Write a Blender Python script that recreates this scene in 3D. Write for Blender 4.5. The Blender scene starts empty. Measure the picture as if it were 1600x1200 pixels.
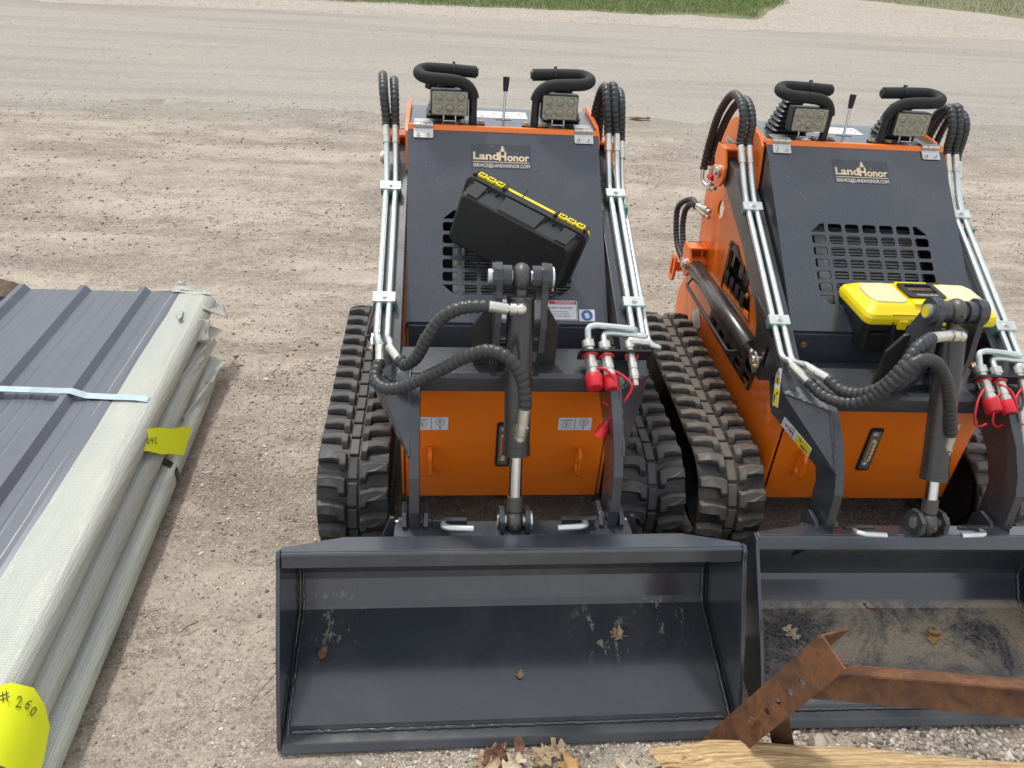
import bpy, bmesh, math, random
import numpy as np
from mathutils import Vector, Matrix, noise as mnoise
random.seed(7); RNG = np.random.default_rng(11)
PI = math.pi
scene = bpy.context.scene
COL = scene.collection

# ------------------------------------------------------------------ materials
def new_mat(name):
    m = bpy.data.materials.new(name); m.use_nodes = True
    nt = m.node_tree; nt.nodes.clear()
    out = nt.nodes.new('ShaderNodeOutputMaterial'); b = nt.nodes.new('ShaderNodeBsdfPrincipled')
    nt.links.new(b.outputs[0], out.inputs[0])
    return m, nt, b
def N(nt, t, **kw):
    n = nt.nodes.new(t)
    for k, v in kw.items():
        if k in n.inputs: n.inputs[k].default_value = v
        else: setattr(n, k, v)
    return n
def ramp(nt, src, stops):
    r = nt.nodes.new('ShaderNodeValToRGB'); e = r.color_ramp.elements
    while len(e) < len(stops): e.new(0.5)
    for el, (p, c) in zip(e, stops):
        el.position = p; el.color = (c[0], c[1], c[2], 1) if isinstance(c, (tuple, list)) else (c, c, c, 1)
    nt.links.new(src, r.inputs[0]); return r.outputs[0]
def mixc(nt, fac, a, b, blend='MIX'):
    m = nt.nodes.new('ShaderNodeMix'); m.data_type = 'RGBA'; m.blend_type = blend
    for inp, v in ((m.inputs[0], fac), (m.inputs[6], a), (m.inputs[7], b)):
        if hasattr(v, 'is_linked') or hasattr(v, 'links'): nt.links.new(v, inp)
        elif isinstance(v, (tuple, list)): inp.default_value = (v[0], v[1], v[2], 1)
        else: inp.default_value = v
    return m.outputs[2]
def coords(nt, world=False):
    if world: return nt.nodes.new('ShaderNodeNewGeometry').outputs['Position']
    return nt.nodes.new('ShaderNodeTexCoord').outputs['Object']
def noise_tex(nt, co, scale, detail=4, rough=.6, dist=0):
    n = N(nt, 'ShaderNodeTexNoise', Scale=scale, Detail=detail, Roughness=rough, Distortion=dist)
    nt.links.new(co, n.inputs['Vector']); return n.outputs['Fac']
def bump(nt, h, strength, dist, b, prev=None):
    n = N(nt, 'ShaderNodeBump', Strength=strength, Distance=dist); nt.links.new(h, n.inputs['Height'])
    if prev is not None: nt.links.new(prev, n.inputs['Normal'])
    nt.links.new(n.outputs[0], b.inputs['Normal']); return n.outputs[0]
def scaled(nt, co, s):
    m = N(nt, 'ShaderNodeMapping'); m.inputs['Scale'].default_value = s; nt.links.new(co, m.inputs[0]); return m.outputs[0]

def paint(name, col, rough=.35, specks=.6, dust=.3, dustcol=(.32, .28, .23), coat=0.0, metal=0, peel=.08, grime=None, spec=.5):
    m, nt, b = new_mat(name); co = coords(nt)
    c = col
    n1 = noise_tex(nt, co, 5, 6, .65)
    f = ramp(nt, n1, [(.42, 0.0), (.8, dust)])
    c = mixc(nt, f, c, dustcol)
    if specks:
        n2 = noise_tex(nt, co, 260, 2, .5); f2 = ramp(nt, n2, [(.70, 0.0), (.78, specks)])
        c = mixc(nt, f2, c, (.42, .41, .40))
    if grime:
        n3 = noise_tex(nt, scaled(nt, co, (1, 1, .35)), 9, 8, .7, .5); f3 = ramp(nt, n3, [(grime[0], 0.0), (grime[0] + .06, grime[1])])
        c = mixc(nt, f3, c, grime[2])
    nt.links.new(c, b.inputs['Base Color'])
    r = ramp(nt, noise_tex(nt, co, 11, 5, .7), [(.3, rough * .8), (.75, min(1, rough * 1.35))])
    nt.links.new(r, b.inputs['Roughness'])
    b.inputs['Metallic'].default_value = metal
    b.inputs['Coat Weight'].default_value = coat; b.inputs['Coat Roughness'].default_value = .12
    b.inputs['Specular IOR Level'].default_value = spec
    if peel: bump(nt, noise_tex(nt, co, 120, 2), peel, .002, b)
    return m
def plain(name, col, rough=.5, metal=0, nz=.15, scale=40, bmp=0.0):
    m, nt, b = new_mat(name); co = coords(nt)
    f = noise_tex(nt, co, scale, 5, .6)
    lo = tuple(x * (1 - nz) for x in col); hi = tuple(min(1, x * (1 + nz)) for x in col)
    nt.links.new(ramp(nt, f, [(.3, lo), (.7, hi)]), b.inputs['Base Color'])
    b.inputs['Roughness'].default_value = rough; b.inputs['Metallic'].default_value = metal
    if bmp: bump(nt, f, bmp, .002, b)
    return m

M = {}
M['hood'] = paint('charcoal_hood_paint', (.042, .049, .064), .27, .9, .05, coat=.35)
M['hood2'] = paint('charcoal_hood_paint_glossier', (.032, .038, .050), .17, .8, .06, coat=.7)
M['arm'] = paint('charcoal_arm_paint', (.034, .039, .047), .28, .3, .08, coat=.3)
M['edge'] = paint('cutting_edge_paint', (.034, .039, .047), .48, .3, .12)
M['black'] = paint('black_paint', (.012, .013, .015), .38, .15, .06)
M['dark'] = paint('dark_interior', (.008, .008, .008), .8, 0, 0, peel=0)
M['orange'] = paint('orange_paint', (.88, .190, .008), .30, .35, .10, (.50, .26, .12), coat=.3, grime=(.72, .25, (.30, .16, .08)))
M['tube'] = paint('black_cylinder_barrel', (.030, .028, .027), .26, .25, .25, (.13, .10, .08), coat=.3)
M['cast'] = paint('cast_steel', (.10, .095, .09), .45, .3, .3, (.16, .13, .11), metal=.5, peel=.4)
M['chrome'] = plain('chrome_rod', (.62, .61, .60), .16, 1, .04)
M['zinc'] = plain('zinc_plated_tube', (.66, .72, .70), .34, .75, .12, 14)
M['steel'] = plain('bright_fitting_steel', (.66, .64, .58), .33, .85, .15, 60, .1)
M['clampgreen'] = plain('green_clamp_rubber', (.06, .20, .16), .5, 0, .2)
M['brass'] = plain('brass_bolt', (.55, .38, .16), .4, .8, .2)
M['foam'] = plain('black_foam_grip', (.013, .013, .013), .78, 0, .3, 200, .2)
M['hose'] = paint('black_hose_guard', (.032, .034, .036), .40, 0, .25, (.09, .085, .08), peel=.1)
M['red'] = plain('red_rubber', (.62, .018, .03), .45, 0, .12, 30)
M['lens'] = None
M['yellow'] = paint('yellow_plastic', (.85, .66, .005), .33, 0, .02, coat=.1)
M['blackplastic'] = plain('black_plastic', (.014, .0145, .0155), .42, 0, .2, 400, .15)
M['clearlid'] = plain('translucent_tray_lid', (.72, .66, .38), .22, 0, .05, 8)
M['white'] = plain('white_sticker', (.72, .72, .76), .35, 0, .03, 6)
M['ink'] = plain('black_ink', (.02, .02, .022), .4)
M['redink'] = plain('red_ink', (.55, .06, .05), .4)
M['blueink'] = plain('blue_ink', (.03, .14, .42), .4)
M['yellowink'] = plain('yellow_ink', (.75, .62, .02), .35)
M['gold'] = plain('gold_ink', (.62, .50, .33), .35, .3, .1, 90)
M['paleprint'] = plain('pale_print', (.66, .63, .56), .4, 0, .12, 90)
M['hinge'] = plain('brushed_hinge', (.60, .59, .56), .36, .9, .08, 90)
M['tagpaper'] = plain('yellow_paper', (.80, .86, .01), .6, 0, .03, 5)
M['strap'] = plain('pale_steel_strap', (.34, .44, .48), .38, .35, .12, 25)
M['blackstrap'] = plain('black_plastic_strap', (.012, .013, .014), .35)
M['bark'] = plain('brown_flap', (.10, .06, .035), .8, 0, .5, 30, .3)
M['fins'] = plain('radiator_fins', (.22, .22, .22), .5, .6, .3, 120)

def mat_filmsticker():
    m, nt, b = new_mat('worn_film_sticker'); co = coords(nt)
    f = ramp(nt, noise_tex(nt, co, 60, 7, .8), [(.60, 0.0), (.70, .5)])
    nt.links.new(mixc(nt, f, (.022, .027, .036), (.34, .35, .36)), b.inputs['Base Color'])
    b.inputs['Roughness'].default_value = .25; b.inputs['Coat Weight'].default_value = .5
    return m
M['film'] = mat_filmsticker()

def mat_lens():
    m, nt, b = new_mat('scratched_lens_film'); co = coords(nt)
    f = noise_tex(nt, co, 22, 7, .7, 2.2)
    nt.links.new(ramp(nt, f, [(.3, (.20, .19, .15)), (.5, (.42, .40, .31)), (.62, (.30, .29, .22)), (.75, (.55, .53, .42))]), b.inputs['Base Color'])
    b.inputs['Roughness'].default_value = .12
    nt.links.new(ramp(nt, f, [(.35, .22), (.5, .5), (.6, .28), (.75, .6)]), b.inputs['Alpha'])
    bump(nt, f, .5, .003, b); return m
M['lens'] = mat_lens()

def mat_rubber(name, dusty):
    m, nt, b = new_mat(name); co = coords(nt)
    geo = nt.nodes.new('ShaderNodeNewGeometry')
    n1 = noise_tex(nt, co, 14, 6, .7)
    c = mixc(nt, ramp(nt, n1, [(.40, 0.0), (.72, dusty)]), (.017, .018, .019), (.22, .18, .14))
    at = nt.nodes.new('ShaderNodeAttribute'); at.attribute_name = 'wear'
    w = N(nt, 'ShaderNodeTexWave', Scale=130.0, Distortion=1.0); nt.links.new(co, w.inputs[0])
    f = N(nt, 'ShaderNodeMath', operation='MULTIPLY'); nt.links.new(at.outputs['Fac'], f.inputs[0])
    nt.links.new(ramp(nt, n1, [(.28, .30 + dusty * .35), (.75, .60 + dusty * .4)]), f.inputs[1])
    c = mixc(nt, f.outputs[0], c, (.17, .150, .125) if dusty > .3 else (.085, .083, .080))
    nt.links.new(c, b.inputs['Base Color']); b.inputs['Roughness'].default_value = .55
    bump(nt, noise_tex(nt, co, 90, 4), .35, .002, b)
    return m
M['rubber'] = mat_rubber('track_rubber', .14)
M['rubber2'] = mat_rubber('dusty_track_rubber', .5)

def mat_bucket(name, dusty):
    m, nt, b = new_mat(name); co = coords(nt)
    n1 = noise_tex(nt, scaled(nt, co, (1, 1, 1)), 4.5, 9, .72, .8)
    c = (.031, .038, .050); dc = (.36, .295, .22)
    sep = nt.nodes.new('ShaderNodeSeparateXYZ'); nt.links.new(co, sep.inputs[0])
    if dusty:
        # dried mud over the floor of the bucket, from about half its depth forward
        h = ramp(nt, sep.outputs[2], [(.034, 1.0), (.040, 0.0)])
        f = N(nt, 'ShaderNodeMath', operation='MULTIPLY'); nt.links.new(h, f.inputs[0])
        yy = N(nt, 'ShaderNodeMapRange'); nt.links.new(sep.outputs[1], yy.inputs[0])
        yy.inputs[1].default_value = -.405; yy.inputs[2].default_value = -.20; yy.inputs[3].default_value = .0; yy.inputs[4].default_value = 1.0
        g = noise_tex(nt, co, 4.2, 10, .74, .9)
        fine = noise_tex(nt, co, 140, 4, .7)
        s = N(nt, 'ShaderNodeMath', operation='ADD'); nt.links.new(ramp(nt, g, [(.42, 0.0), (.56, .75)]), s.inputs[0])
        nt.links.new(ramp(nt, fine, [(.42, 0.0), (.62, .38)]), s.inputs[1])
        s2 = N(nt, 'ShaderNodeMath', operation='MULTIPLY', use_clamp=True); nt.links.new(s.outputs[0], s2.inputs[0]); nt.links.new(yy.outputs[0], s2.inputs[1])
        nt.links.new(s2.outputs[0], f.inputs[1])
        c = mixc(nt, f.outputs[0], c, dc)
        rr = ramp(nt, f.outputs[0], [(0, .24), (.4, .8)])
        nt.links.new(rr, b.inputs['Roughness'])
    else:
        g = noise_tex(nt, scaled(nt, co, (1.5, .8, .8)), 24, 8, .72, .25)
        # mud splashes gathered in the upper corners of the floor
        u1 = N(nt, 'ShaderNodeVectorMath', operation='DISTANCE'); nt.links.new(co, u1.inputs[0]); u1.inputs[1].default_value = (.42, -.17, .09)
        u2 = N(nt, 'ShaderNodeVectorMath', operation='DISTANCE'); nt.links.new(co, u2.inputs[0]); u2.inputs[1].default_value = (.25, -.20, .07)
        u3 = N(nt, 'ShaderNodeVectorMath', operation='DISTANCE'); nt.links.new(co, u3.inputs[0]); u3.inputs[1].default_value = (-.46, -.14, .085)
        a = N(nt, 'ShaderNodeMath', operation='MINIMUM'); nt.links.new(u1.outputs['Value'], a.inputs[0]); nt.links.new(u2.outputs['Value'], a.inputs[1])
        a2 = N(nt, 'ShaderNodeMath', operation='MINIMUM'); nt.links.new(a.outputs[0], a2.inputs[0]); nt.links.new(u3.outputs['Value'], a2.inputs[1])
        k = ramp(nt, a2.outputs[0], [(.0, 1.0), (.05, .9), (.098, 0.0)])
        f = N(nt, 'ShaderNodeMath', operation='MULTIPLY'); nt.links.new(ramp(nt, g, [(.57, 0.0), (.61, .8)]), f.inputs[0]); nt.links.new(k, f.inputs[1])
        c = mixc(nt, f.outputs[0], c, (.36, .32, .27))
        haze = ramp(nt, n1, [(.45, 0.0), (.8, .12)])
        c = mixc(nt, haze, c, dc)
        nt.links.new(ramp(nt, noise_tex(nt, co, 9, 6, .7), [(.3, .18), (.75, .28)]), b.inputs['Roughness'])
    sp = ramp(nt, noise_tex(nt, co, 230, 2), [(.73, 0.0), (.79, .5)])
    c = mixc(nt, sp, c, (.4, .4, .4))
    nt.links.new(c, b.inputs['Base Color']); b.inputs['Coat Weight'].default_value = .8
    b.inputs['Coat Roughness'].default_value = .14
    bump(nt, noise_tex(nt, co, 26, 3), .06, .004, b)
    return m
M['bucket'] = mat_bucket('bucket_paint', False)
M['bucket2'] = mat_bucket('muddy_bucket_paint', True)

def mat_rust():
    m, nt, b = new_mat('rusty_steel'); co = coords(nt)
    n1 = noise_tex(nt, co, 13, 10, .75, .5); n2 = noise_tex(nt, co, 150, 4, .7)
    c = ramp(nt, n1, [(.30, (.050, .026, .017)), (.45, (.115, .052, .026)), (.58, (.21, .088, .034)), (.68, (.10, .046, .024)), (.8, (.07, .04, .03))])
    c = mixc(nt, ramp(nt, n2, [(.45, 0.0), (.75, .6)]), c, (.10, .045, .025))
    nt.links.new(c, b.inputs['Base Color']); b.inputs['Roughness'].default_value = .72; b.inputs['Metallic'].default_value = .15
    bump(nt, n2, .4, .002, b); return m
M['rust'] = mat_rust()
def mat_wood():
    m, nt, b = new_mat('fresh_split_wood'); co = coords(nt)
    s = scaled(nt, co, (1.6, 75, 75)); n1 = noise_tex(nt, s, 1.5, 6, .62, 1.4)
    c = ramp(nt, n1, [(.28, (.20, .095, .035)), (.38, (.50, .31, .14)), (.50, (.72, .51, .27)), (.60, (.56, .36, .17)), (.76, (.80, .62, .38))])
    nt.links.new(c, b.inputs['Base Color']); b.inputs['Roughness'].default_value = .65
    bump(nt, n1, 1.0, .012, b); return m
M['wood'] = mat_wood()
def mat_wrap():
    m, nt, b = new_mat('woven_plastic_wrap'); co = coords(nt)
    def wave(ax, sc):
        w = N(nt, 'ShaderNodeTexWave', Scale=sc, Distortion=.25); w.bands_direction = ax; nt.links.new(co, w.inputs[0]); return w.outputs['Fac']
    a = wave('X', 62); d = wave('Y', 48); e = wave('Z', 62)
    mx = N(nt, 'ShaderNodeMath', operation='ADD'); nt.links.new(a, mx.inputs[0]); nt.links.new(d, mx.inputs[1])
    my = N(nt, 'ShaderNodeMath', operation='ADD'); nt.links.new(mx.outputs[0], my.inputs[0]); nt.links.new(e, my.inputs[1])
    sc = N(nt, 'ShaderNodeMath', operation='MULTIPLY'); nt.links.new(my.outputs[0], sc.inputs[0]); sc.inputs[1].default_value = .333
    n1 = noise_tex(nt, co, 3.5, 6, .65)
    c = mixc(nt, ramp(nt, sc.outputs[0], [(.3, 1.0), (.62, 0.0)]), (.45, .46, .40), (.315, .335, .295))
    c = mixc(nt, ramp(nt, n1, [(.45, 0.0), (.8, .35)]), c, (.50, .51, .44))
    nt.links.new(c, b.inputs['Base Color']); b.inputs['Roughness'].default_value = .42
    b1 = bump(nt, sc.outputs[0], .35, .002, b); bump(nt, noise_tex(nt, scaled(nt, co, (4, 1, 4)), 9, 4), .35, .012, b, b1)
    return m
M['wrap'] = mat_wrap()
def mat_sheet():
    m, nt, b = new_mat('grey_sheet_metal'); co = coords(nt)
    n1 = noise_tex(nt, co, 4, 8, .7); c = mixc(nt, ramp(nt, n1, [(.4, 0.0), (.75, .35)]), (.098, .110, .134), (.155, .160, .175))
    n2 = noise_tex(nt, scaled(nt, co, (10, 2.2, 1)), 4.5, 8, .8, .3)
    c = mixc(nt, ramp(nt, n2, [(.68, 0.0), (.71, .7)]), c, (.42, .41, .38))
    sp = ramp(nt, noise_tex(nt, co, 200, 2), [(.70, 0.0), (.78, .5)]); c = mixc(nt, sp, c, (.4, .4, .42))
    nt.links.new(c, b.inputs['Base Color']); b.inputs['Roughness'].default_value = .34; b.inputs['Metallic'].default_value = .25
    return m
M['sheet'] = mat_sheet()
def mat_leaf(name, a, c2):
    m, nt, b = new_mat(name); co = coords(nt)
    n1 = noise_tex(nt, co, 40, 6, .7)
    nt.links.new(ramp(nt, n1, [(.3, a), (.7, c2)]), b.inputs['Base Color']); b.inputs['Roughness'].default_value = .6
    bump(nt, n1, .3, .003, b); return m
M['leaf_tan'] = mat_leaf('tan_dead_leaf', (.24, .16, .09), (.46, .34, .20))
M['leaf_brown'] = mat_leaf('brown_dead_leaf', (.10, .05, .03), (.26, .13, .07))
M['leaf_gold'] = mat_leaf('golden_dead_leaf', (.30, .16, .05), (.52, .31, .11))
M['leaf_pale'] = mat_leaf('pale_dead_leaf', (.36, .28, .18), (.58, .48, .34))

def mat_ground(name, kind):
    m, nt, b = new_mat(name); co = coords(nt, True)
    big = noise_tex(nt, scaled(nt, co, (.55, 1.6, 1)), 1.1, 7, .62, .6)
    med = noise_tex(nt, co, 9, 8, .68)
    vor = N(nt, 'ShaderNodeTexVoronoi', Scale={'lot': 260.0, 'road': 120.0, 'drive': 70.0}[kind]); vor.inputs['Randomness'].default_value = 1
    nt.links.new(co, vor.inputs['Vector'])
    vor2 = N(nt, 'ShaderNodeTexVoronoi', Scale={'lot': 120.0, 'road': 60.0, 'drive': 40.0}[kind]); nt.links.new(co, vor2.inputs['Vector'])
    hs = N(nt, 'ShaderNodeSeparateColor'); nt.links.new(vor.outputs['Color'], hs.inputs[0])
    hs2 = N(nt, 'ShaderNodeSeparateColor'); nt.links.new(vor2.outputs['Color'], hs2.inputs[0])
    if kind == 'lot':
        base = ramp(nt, big, [(.30, (.245, .200, .155)), (.44, (.33, .275, .215)), (.54, (.46, .395, .315)), (.66, (.36, .305, .24)), (.78, (.28, .23, .18))])
        st = [(.0, (.05, .045, .04)), (.22, (.14, .12, .10)), (.5, (.27, .235, .195)), (.8, (.40, .35, .29)), (1, (.58, .54, .48))]
        fr = [(.36, .18), (.62, .60)]
    elif kind == 'road':
        big = noise_tex(nt, scaled(nt, co, (.10, 1.3, 1)), 1.3, 6, .6, .3)
        base = ramp(nt, big, [(.30, (.235, .218, .190)), (.45, (.300, .276, .238)), (.56, (.345, .315, .266)), (.72, (.262, .243, .212))])
        st = [(.0, (.15, .14, .125)), (.3, (.25, .235, .21)), (.6, (.34, .31, .275)), (1, (.46, .43, .38))]
        fr = [(.3, .12), (.7, .35)]
    else:
        base = ramp(nt, big, [(.25, (.27, .225, .18)), (.5, (.37, .32, .26)), (.75, (.42, .37, .31))])
        st = [(.0, (.12, .10, .09)), (.3, (.28, .24, .20)), (.6, (.42, .38, .32)), (1, (.58, .54, .48))]
        fr = [(.3, .35), (.7, .75)]
    vor3 = N(nt, 'ShaderNodeTexVoronoi', Scale={'lot': 62.0, 'road': 36.0, 'drive': 30.0}[kind]); nt.links.new(co, vor3.inputs['Vector'])
    hs3 = N(nt, 'ShaderNodeSeparateColor'); nt.links.new(vor3.outputs['Color'], hs3.inputs[0])
    stones = ramp(nt, hs.outputs[0], st); stones2 = ramp(nt, hs2.outputs[1], st)
    c = mixc(nt, ramp(nt, med, fr), base, stones)
    c = mixc(nt, ramp(nt, hs2.outputs[0], [(.86, 0.0), (.90, .6)]), c, stones2)
    gate = ramp(nt, noise_tex(nt, co, 5.0, 5, .7), [(.40, 0.0), (.60, 1.0)])
    dk = ramp(nt, hs3.outputs[0], [(.70, 0.0), (.74, .60 if kind == 'lot' else .3)]); edge = ramp(nt, vor3.outputs['Distance'], [(.30, 1.0), (.48, 0.0)])
    dm = N(nt, 'ShaderNodeMath', operation='MULTIPLY'); nt.links.new(dk, dm.inputs[0]); nt.links.new(edge, dm.inputs[1])
    dm2 = N(nt, 'ShaderNodeMath', operation='MULTIPLY'); nt.links.new(dm.outputs[0], dm2.inputs[0]); nt.links.new(gate, dm2.inputs[1])
    c = mixc(nt, dm2.outputs[0], c, ramp(nt, hs3.outputs[1], [(.0, (.07, .06, .05)), (.6, (.16, .135, .11)), (.75, (.46, .41, .35)), (1, (.56, .52, .46))]))
    grit = noise_tex(nt, co, 48, 5, .8)
    c = mixc(nt, ramp(nt, grit, [(.30, .55 if kind == 'lot' else .25), (.48, 0.0)]), c, (.10, .083, .068))
    c = mixc(nt, ramp(nt, grit, [(.56, 0.0), (.72, .5 if kind == 'lot' else .25)]), c, (.50, .44, .37))
    if kind == 'lot':
        pn = noise_tex(nt, scaled(nt, co, (.45, 1.9, 1)), 1.7, 7, .68, .5)
        patch = ramp(nt, pn, [(.40, 1.0), (.56, .10)])
        c = mixc(nt, ramp(nt, pn, [(.45, 0.0), (.68, .45)]), c, (.54, .465, .375))
        c = mixc(nt, ramp(nt, pn, [(.34, .22), (.48, 0.0)]), c, (.25, .21, .17))
        fl = ramp(nt, noise_tex(nt, scaled(nt, co, (.8, 1.2, 1)), 70, 6, .88), [(.36, .85), (.50, 0.0)])
        fm = N(nt, 'ShaderNodeMath', operation='MULTIPLY'); nt.links.new(patch, fm.inputs[0]); nt.links.new(fl, fm.inputs[1])
        c = mixc(nt, fm.outputs[0], c, (.085, .070, .058))
        fl2 = ramp(nt, noise_tex(nt, scaled(nt, co, (.8, 1.2, 1)), 24, 5, .8), [(.36, .5), (.50, 0.0)])
        fm2 = N(nt, 'ShaderNodeMath', operation='MULTIPLY'); nt.links.new(patch, fm2.inputs[0]); nt.links.new(fl2, fm2.inputs[1])
        c = mixc(nt, fm2.outputs[0], c, (.13, .108, .088))
        sy_ = nt.nodes.new('ShaderNodeSeparateXYZ'); nt.links.new(co, sy_.inputs[0])
        ny_ = noise_tex(nt, scaled(nt, co, (.8, 2, 1)), 2.2, 6, .7)
        ya = N(nt, 'ShaderNodeMath', operation='MULTIPLY_ADD'); nt.links.new(ny_, ya.inputs[0]); ya.inputs[1].default_value = 1.6; nt.links.new(sy_.outputs[1], ya.inputs[2])
        yb = N(nt, 'ShaderNodeMapRange'); nt.links.new(ya.outputs[0], yb.inputs[0]); yb.inputs[1].default_value = 5.45; yb.inputs[2].default_value = 6.3
        c = mixc(nt, yb.outputs[0], c, mixc(nt, ramp(nt, grit, [(.35, .6), (.55, 0.0)]), (.295, .268, .228), (.16, .145, .125)))
        # damp darker dirt where the machines and the stack keep it moist
        c = mixc(nt, ramp(nt, noise_tex(nt, co, 2.3, 6, .65, .8), [(.52, 0.0), (.74, .5)]), c, (.17, .138, .108))
    nt.links.new(c, b.inputs['Base Color']); b.inputs['Roughness'].default_value = .9; b.inputs['Specular IOR Level'].default_value = .25
    b1 = bump(nt, vor.outputs['Distance'], -.35 if kind != 'road' else -.2, .006, b)
    b2 = bump(nt, med, .6 if kind == 'lot' else .25, .02, b, b1)
    bump(nt, noise_tex(nt, co, 240, 3), .35, .003, b, b2)
    return m
M['ground'] = mat_ground('sandy_gravel_lot', 'lot')
M['road'] = mat_ground('packed_gravel_road', 'road')
M['drive'] = mat_ground('pale_gravel_drive', 'drive')
def mat_attr(name, rough=.8, bmp=.3):
    m, nt, b = new_mat(name); at = nt.nodes.new('ShaderNodeAttribute'); at.attribute_name = 'tint'
    nz = noise_tex(nt, coords(nt), 160, 4, .7)
    nt.links.new(mixc(nt, ramp(nt, nz, [(.3, 0.0), (.7, .15)]), at.outputs['Color'], (.16, .13, .10), 'MIX'), b.inputs['Base Color'])
    b.inputs['Roughness'].default_value = rough; bump(nt, nz, bmp, .002, b); return m
M['stone'] = mat_attr('pebble_stone'); M['blade'] = mat_attr('grass_blade', .6, 0)
M['turf'] = plain('turf_soil', (.16, .16, .075), .9, 0, .5, 14)

# ------------------------------------------------------------------ mesh builder
class MB:
    def __init__(s): s.v = []; s.f = []; s.mi = []; s.sm = []; s.mats = []
    def mid(s, mat):
        if mat not in s.mats: s.mats.append(mat)
        return s.mats.index(mat)
    def add(s, vs, fs, mat, smooth=False):
        o = len(s.v); k = s.mid(mat)
        s.v += [tuple(v) for v in vs]; s.f += [tuple(i + o for i in f) for f in fs]
        s.mi += [k] * len(fs); s.sm += [smooth] * len(fs); return s
    def box(s, lo, hi, mat, R=None, c=None):
        vs = [Vector((x, y, z)) for z in (lo[2], hi[2]) for y in (lo[1], hi[1]) for x in (lo[0], hi[0])]
        if R is not None: vs = [R @ v + Vector(c or (0, 0, 0)) for v in vs]
        return s.add(vs, [(0, 2, 3, 1), (4, 5, 7, 6), (0, 1, 5, 4), (2, 6, 7, 3), (0, 4, 6, 2), (1, 3, 7, 5)], mat)
    def prism(s, poly, ax, a, b, mat, mat4=None):
        # poly: 2D outline; ax 'x': (y,z) outline swept in x
        def P(p, t): return {'x': (t, p[0], p[1]), 'y': (p[0], t, p[1]), 'z': (p[0], p[1], t)}[ax]
        ar = sum(poly[i][0] * poly[(i + 1) % len(poly)][1] - poly[(i + 1) % len(poly)][0] * poly[i][1] for i in range(len(poly)))
        if (ar < 0) != (ax == 'y'): poly = poly[::-1]
        n = len(poly); vs = [P(p, min(a, b)) for p in poly] + [P(p, max(a, b)) for p in poly]
        if mat4 is not None: vs = [tuple(mat4 @ Vector(v)) for v in vs]
        fs = [tuple(range(n))[::-1], tuple(range(n, 2 * n))] + [(i, (i + 1) % n, n + (i + 1) % n, n + i) for i in range(n)]
        return s.add(vs, fs, mat)
    def loft(s, A, B, mat):  # two matching closed loops
        n = len(A); return s.add(list(A) + list(B), [tuple(range(n))[::-1], tuple(range(n, 2 * n))] + [(i, (i + 1) % n, n + (i + 1) % n, n + i) for i in range(n)], mat)
    def tube(s, path, r, mat, n=10, cap=True, radii=None, flat=None):
        P = [Vector(p) for p in path]; m = len(P); T = []
        for i in range(m):
            t = P[min(i + 1, m - 1)] - P[max(i - 1, 0)]; T.append(t.normalized() if t.length > 0 else Vector((0, 0, 1)))
        u = T[0].orthogonal().normalized(); vs = []
        for i in range(m):
            u = (u - T[i] * u.dot(T[i])).normalized(); w = T[i].cross(u); rr = radii[i] if radii else r
            for k in range(n):
                a = 2 * PI * k / n; vs.append(P[i] + (u * math.cos(a) + w * math.sin(a)) * rr)
        fs = [(i * n + k, i * n + (k + 1) % n, (i + 1) * n + (k + 1) % n, (i + 1) * n + k) for i in range(m - 1) for k in range(n)]
        s.add(vs, fs, mat, True)
        if cap: s.add(vs[:n], [tuple(range(n))[::-1]], mat); s.add(vs[-n:], [tuple(range(n))], mat)
        return s
    def cyl(s, a, b, r, mat, n=20, r2=None):
        return s.tube([a, b], r, mat, n, True, [r, r2 if r2 is not None else r])
    def ring(s, pts, r, mat, n=8):   # closed tube
        return s.tube(list(pts) + [pts[0], pts[1]], r, mat, n, False)
    def ball(s, c, r, mat, sx=(1, 1, 1), n=14):
        vs = []; fs = []
        for i in range(n // 2 + 1):
            a = PI * i / (n // 2)
            for k in range(n): b = 2 * PI * k / n; vs.append((c[0] + r * sx[0] * math.sin(a) * math.cos(b), c[1] + r * sx[1] * math.sin(a) * math.sin(b), c[2] + r * sx[2] * math.cos(a)))
        for i in range(n // 2):
            for k in range(n): fs.append((i * n + k, (i + 1) * n + k, (i + 1) * n + (k + 1) % n, i * n + (k + 1) % n))
        return s.add(vs, fs, mat, True)
    def mesh(s, me, mat4, mat):
        return s.add([mat4 @ v.co for v in me.vertices], [tuple(p.vertices) for p in me.polygons], mat)
    def xf(s, fn): s.v = [tuple(fn(Vector(v))) for v in s.v]; return s
    def build(s, name, parent=None, bevel=0.0, seg=2, weld=False):
        me = bpy.data.meshes.new(name); me.from_pydata(s.v, [], s.f); me.update()
        for mt in s.mats: me.materials.append(mt)
        me.polygons.foreach_set('material_index', s.mi); me.polygons.foreach_set('use_smooth', s.sm)
        if weld:
            bm = bmesh.new(); bm.from_mesh(me); bmesh.ops.remove_doubles(bm, verts=bm.verts, dist=1e-5); bm.to_mesh(me); bm.free()
        o = bpy.data.objects.new(name, me); COL.objects.link(o)
        if parent is not None: o.parent = parent
        if bevel:
            b = o.modifiers.new('Bevel', 'BEVEL'); b.width = bevel; b.segments = seg; b.limit_method = 'ANGLE'; b.angle_limit = math.radians(34)
            b.harden_normals = False
        return o
def tag(o, label=None, cat=None, group=None, kind=None):
    if label: o['label'] = label
    if cat: o['category'] = cat
    if group: o['group'] = group
    if kind: o['kind'] = kind
    return o
def empty(name, loc=(0, 0, 0), rz=0, mat=None):
    o = bpy.data.objects.new(name, None); o.empty_display_size = .1; COL.objects.link(o)
    if mat is not None: o.matrix_world = mat
    else: o.location = loc; o.rotation_euler = (0, 0, rz)
    return o
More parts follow.
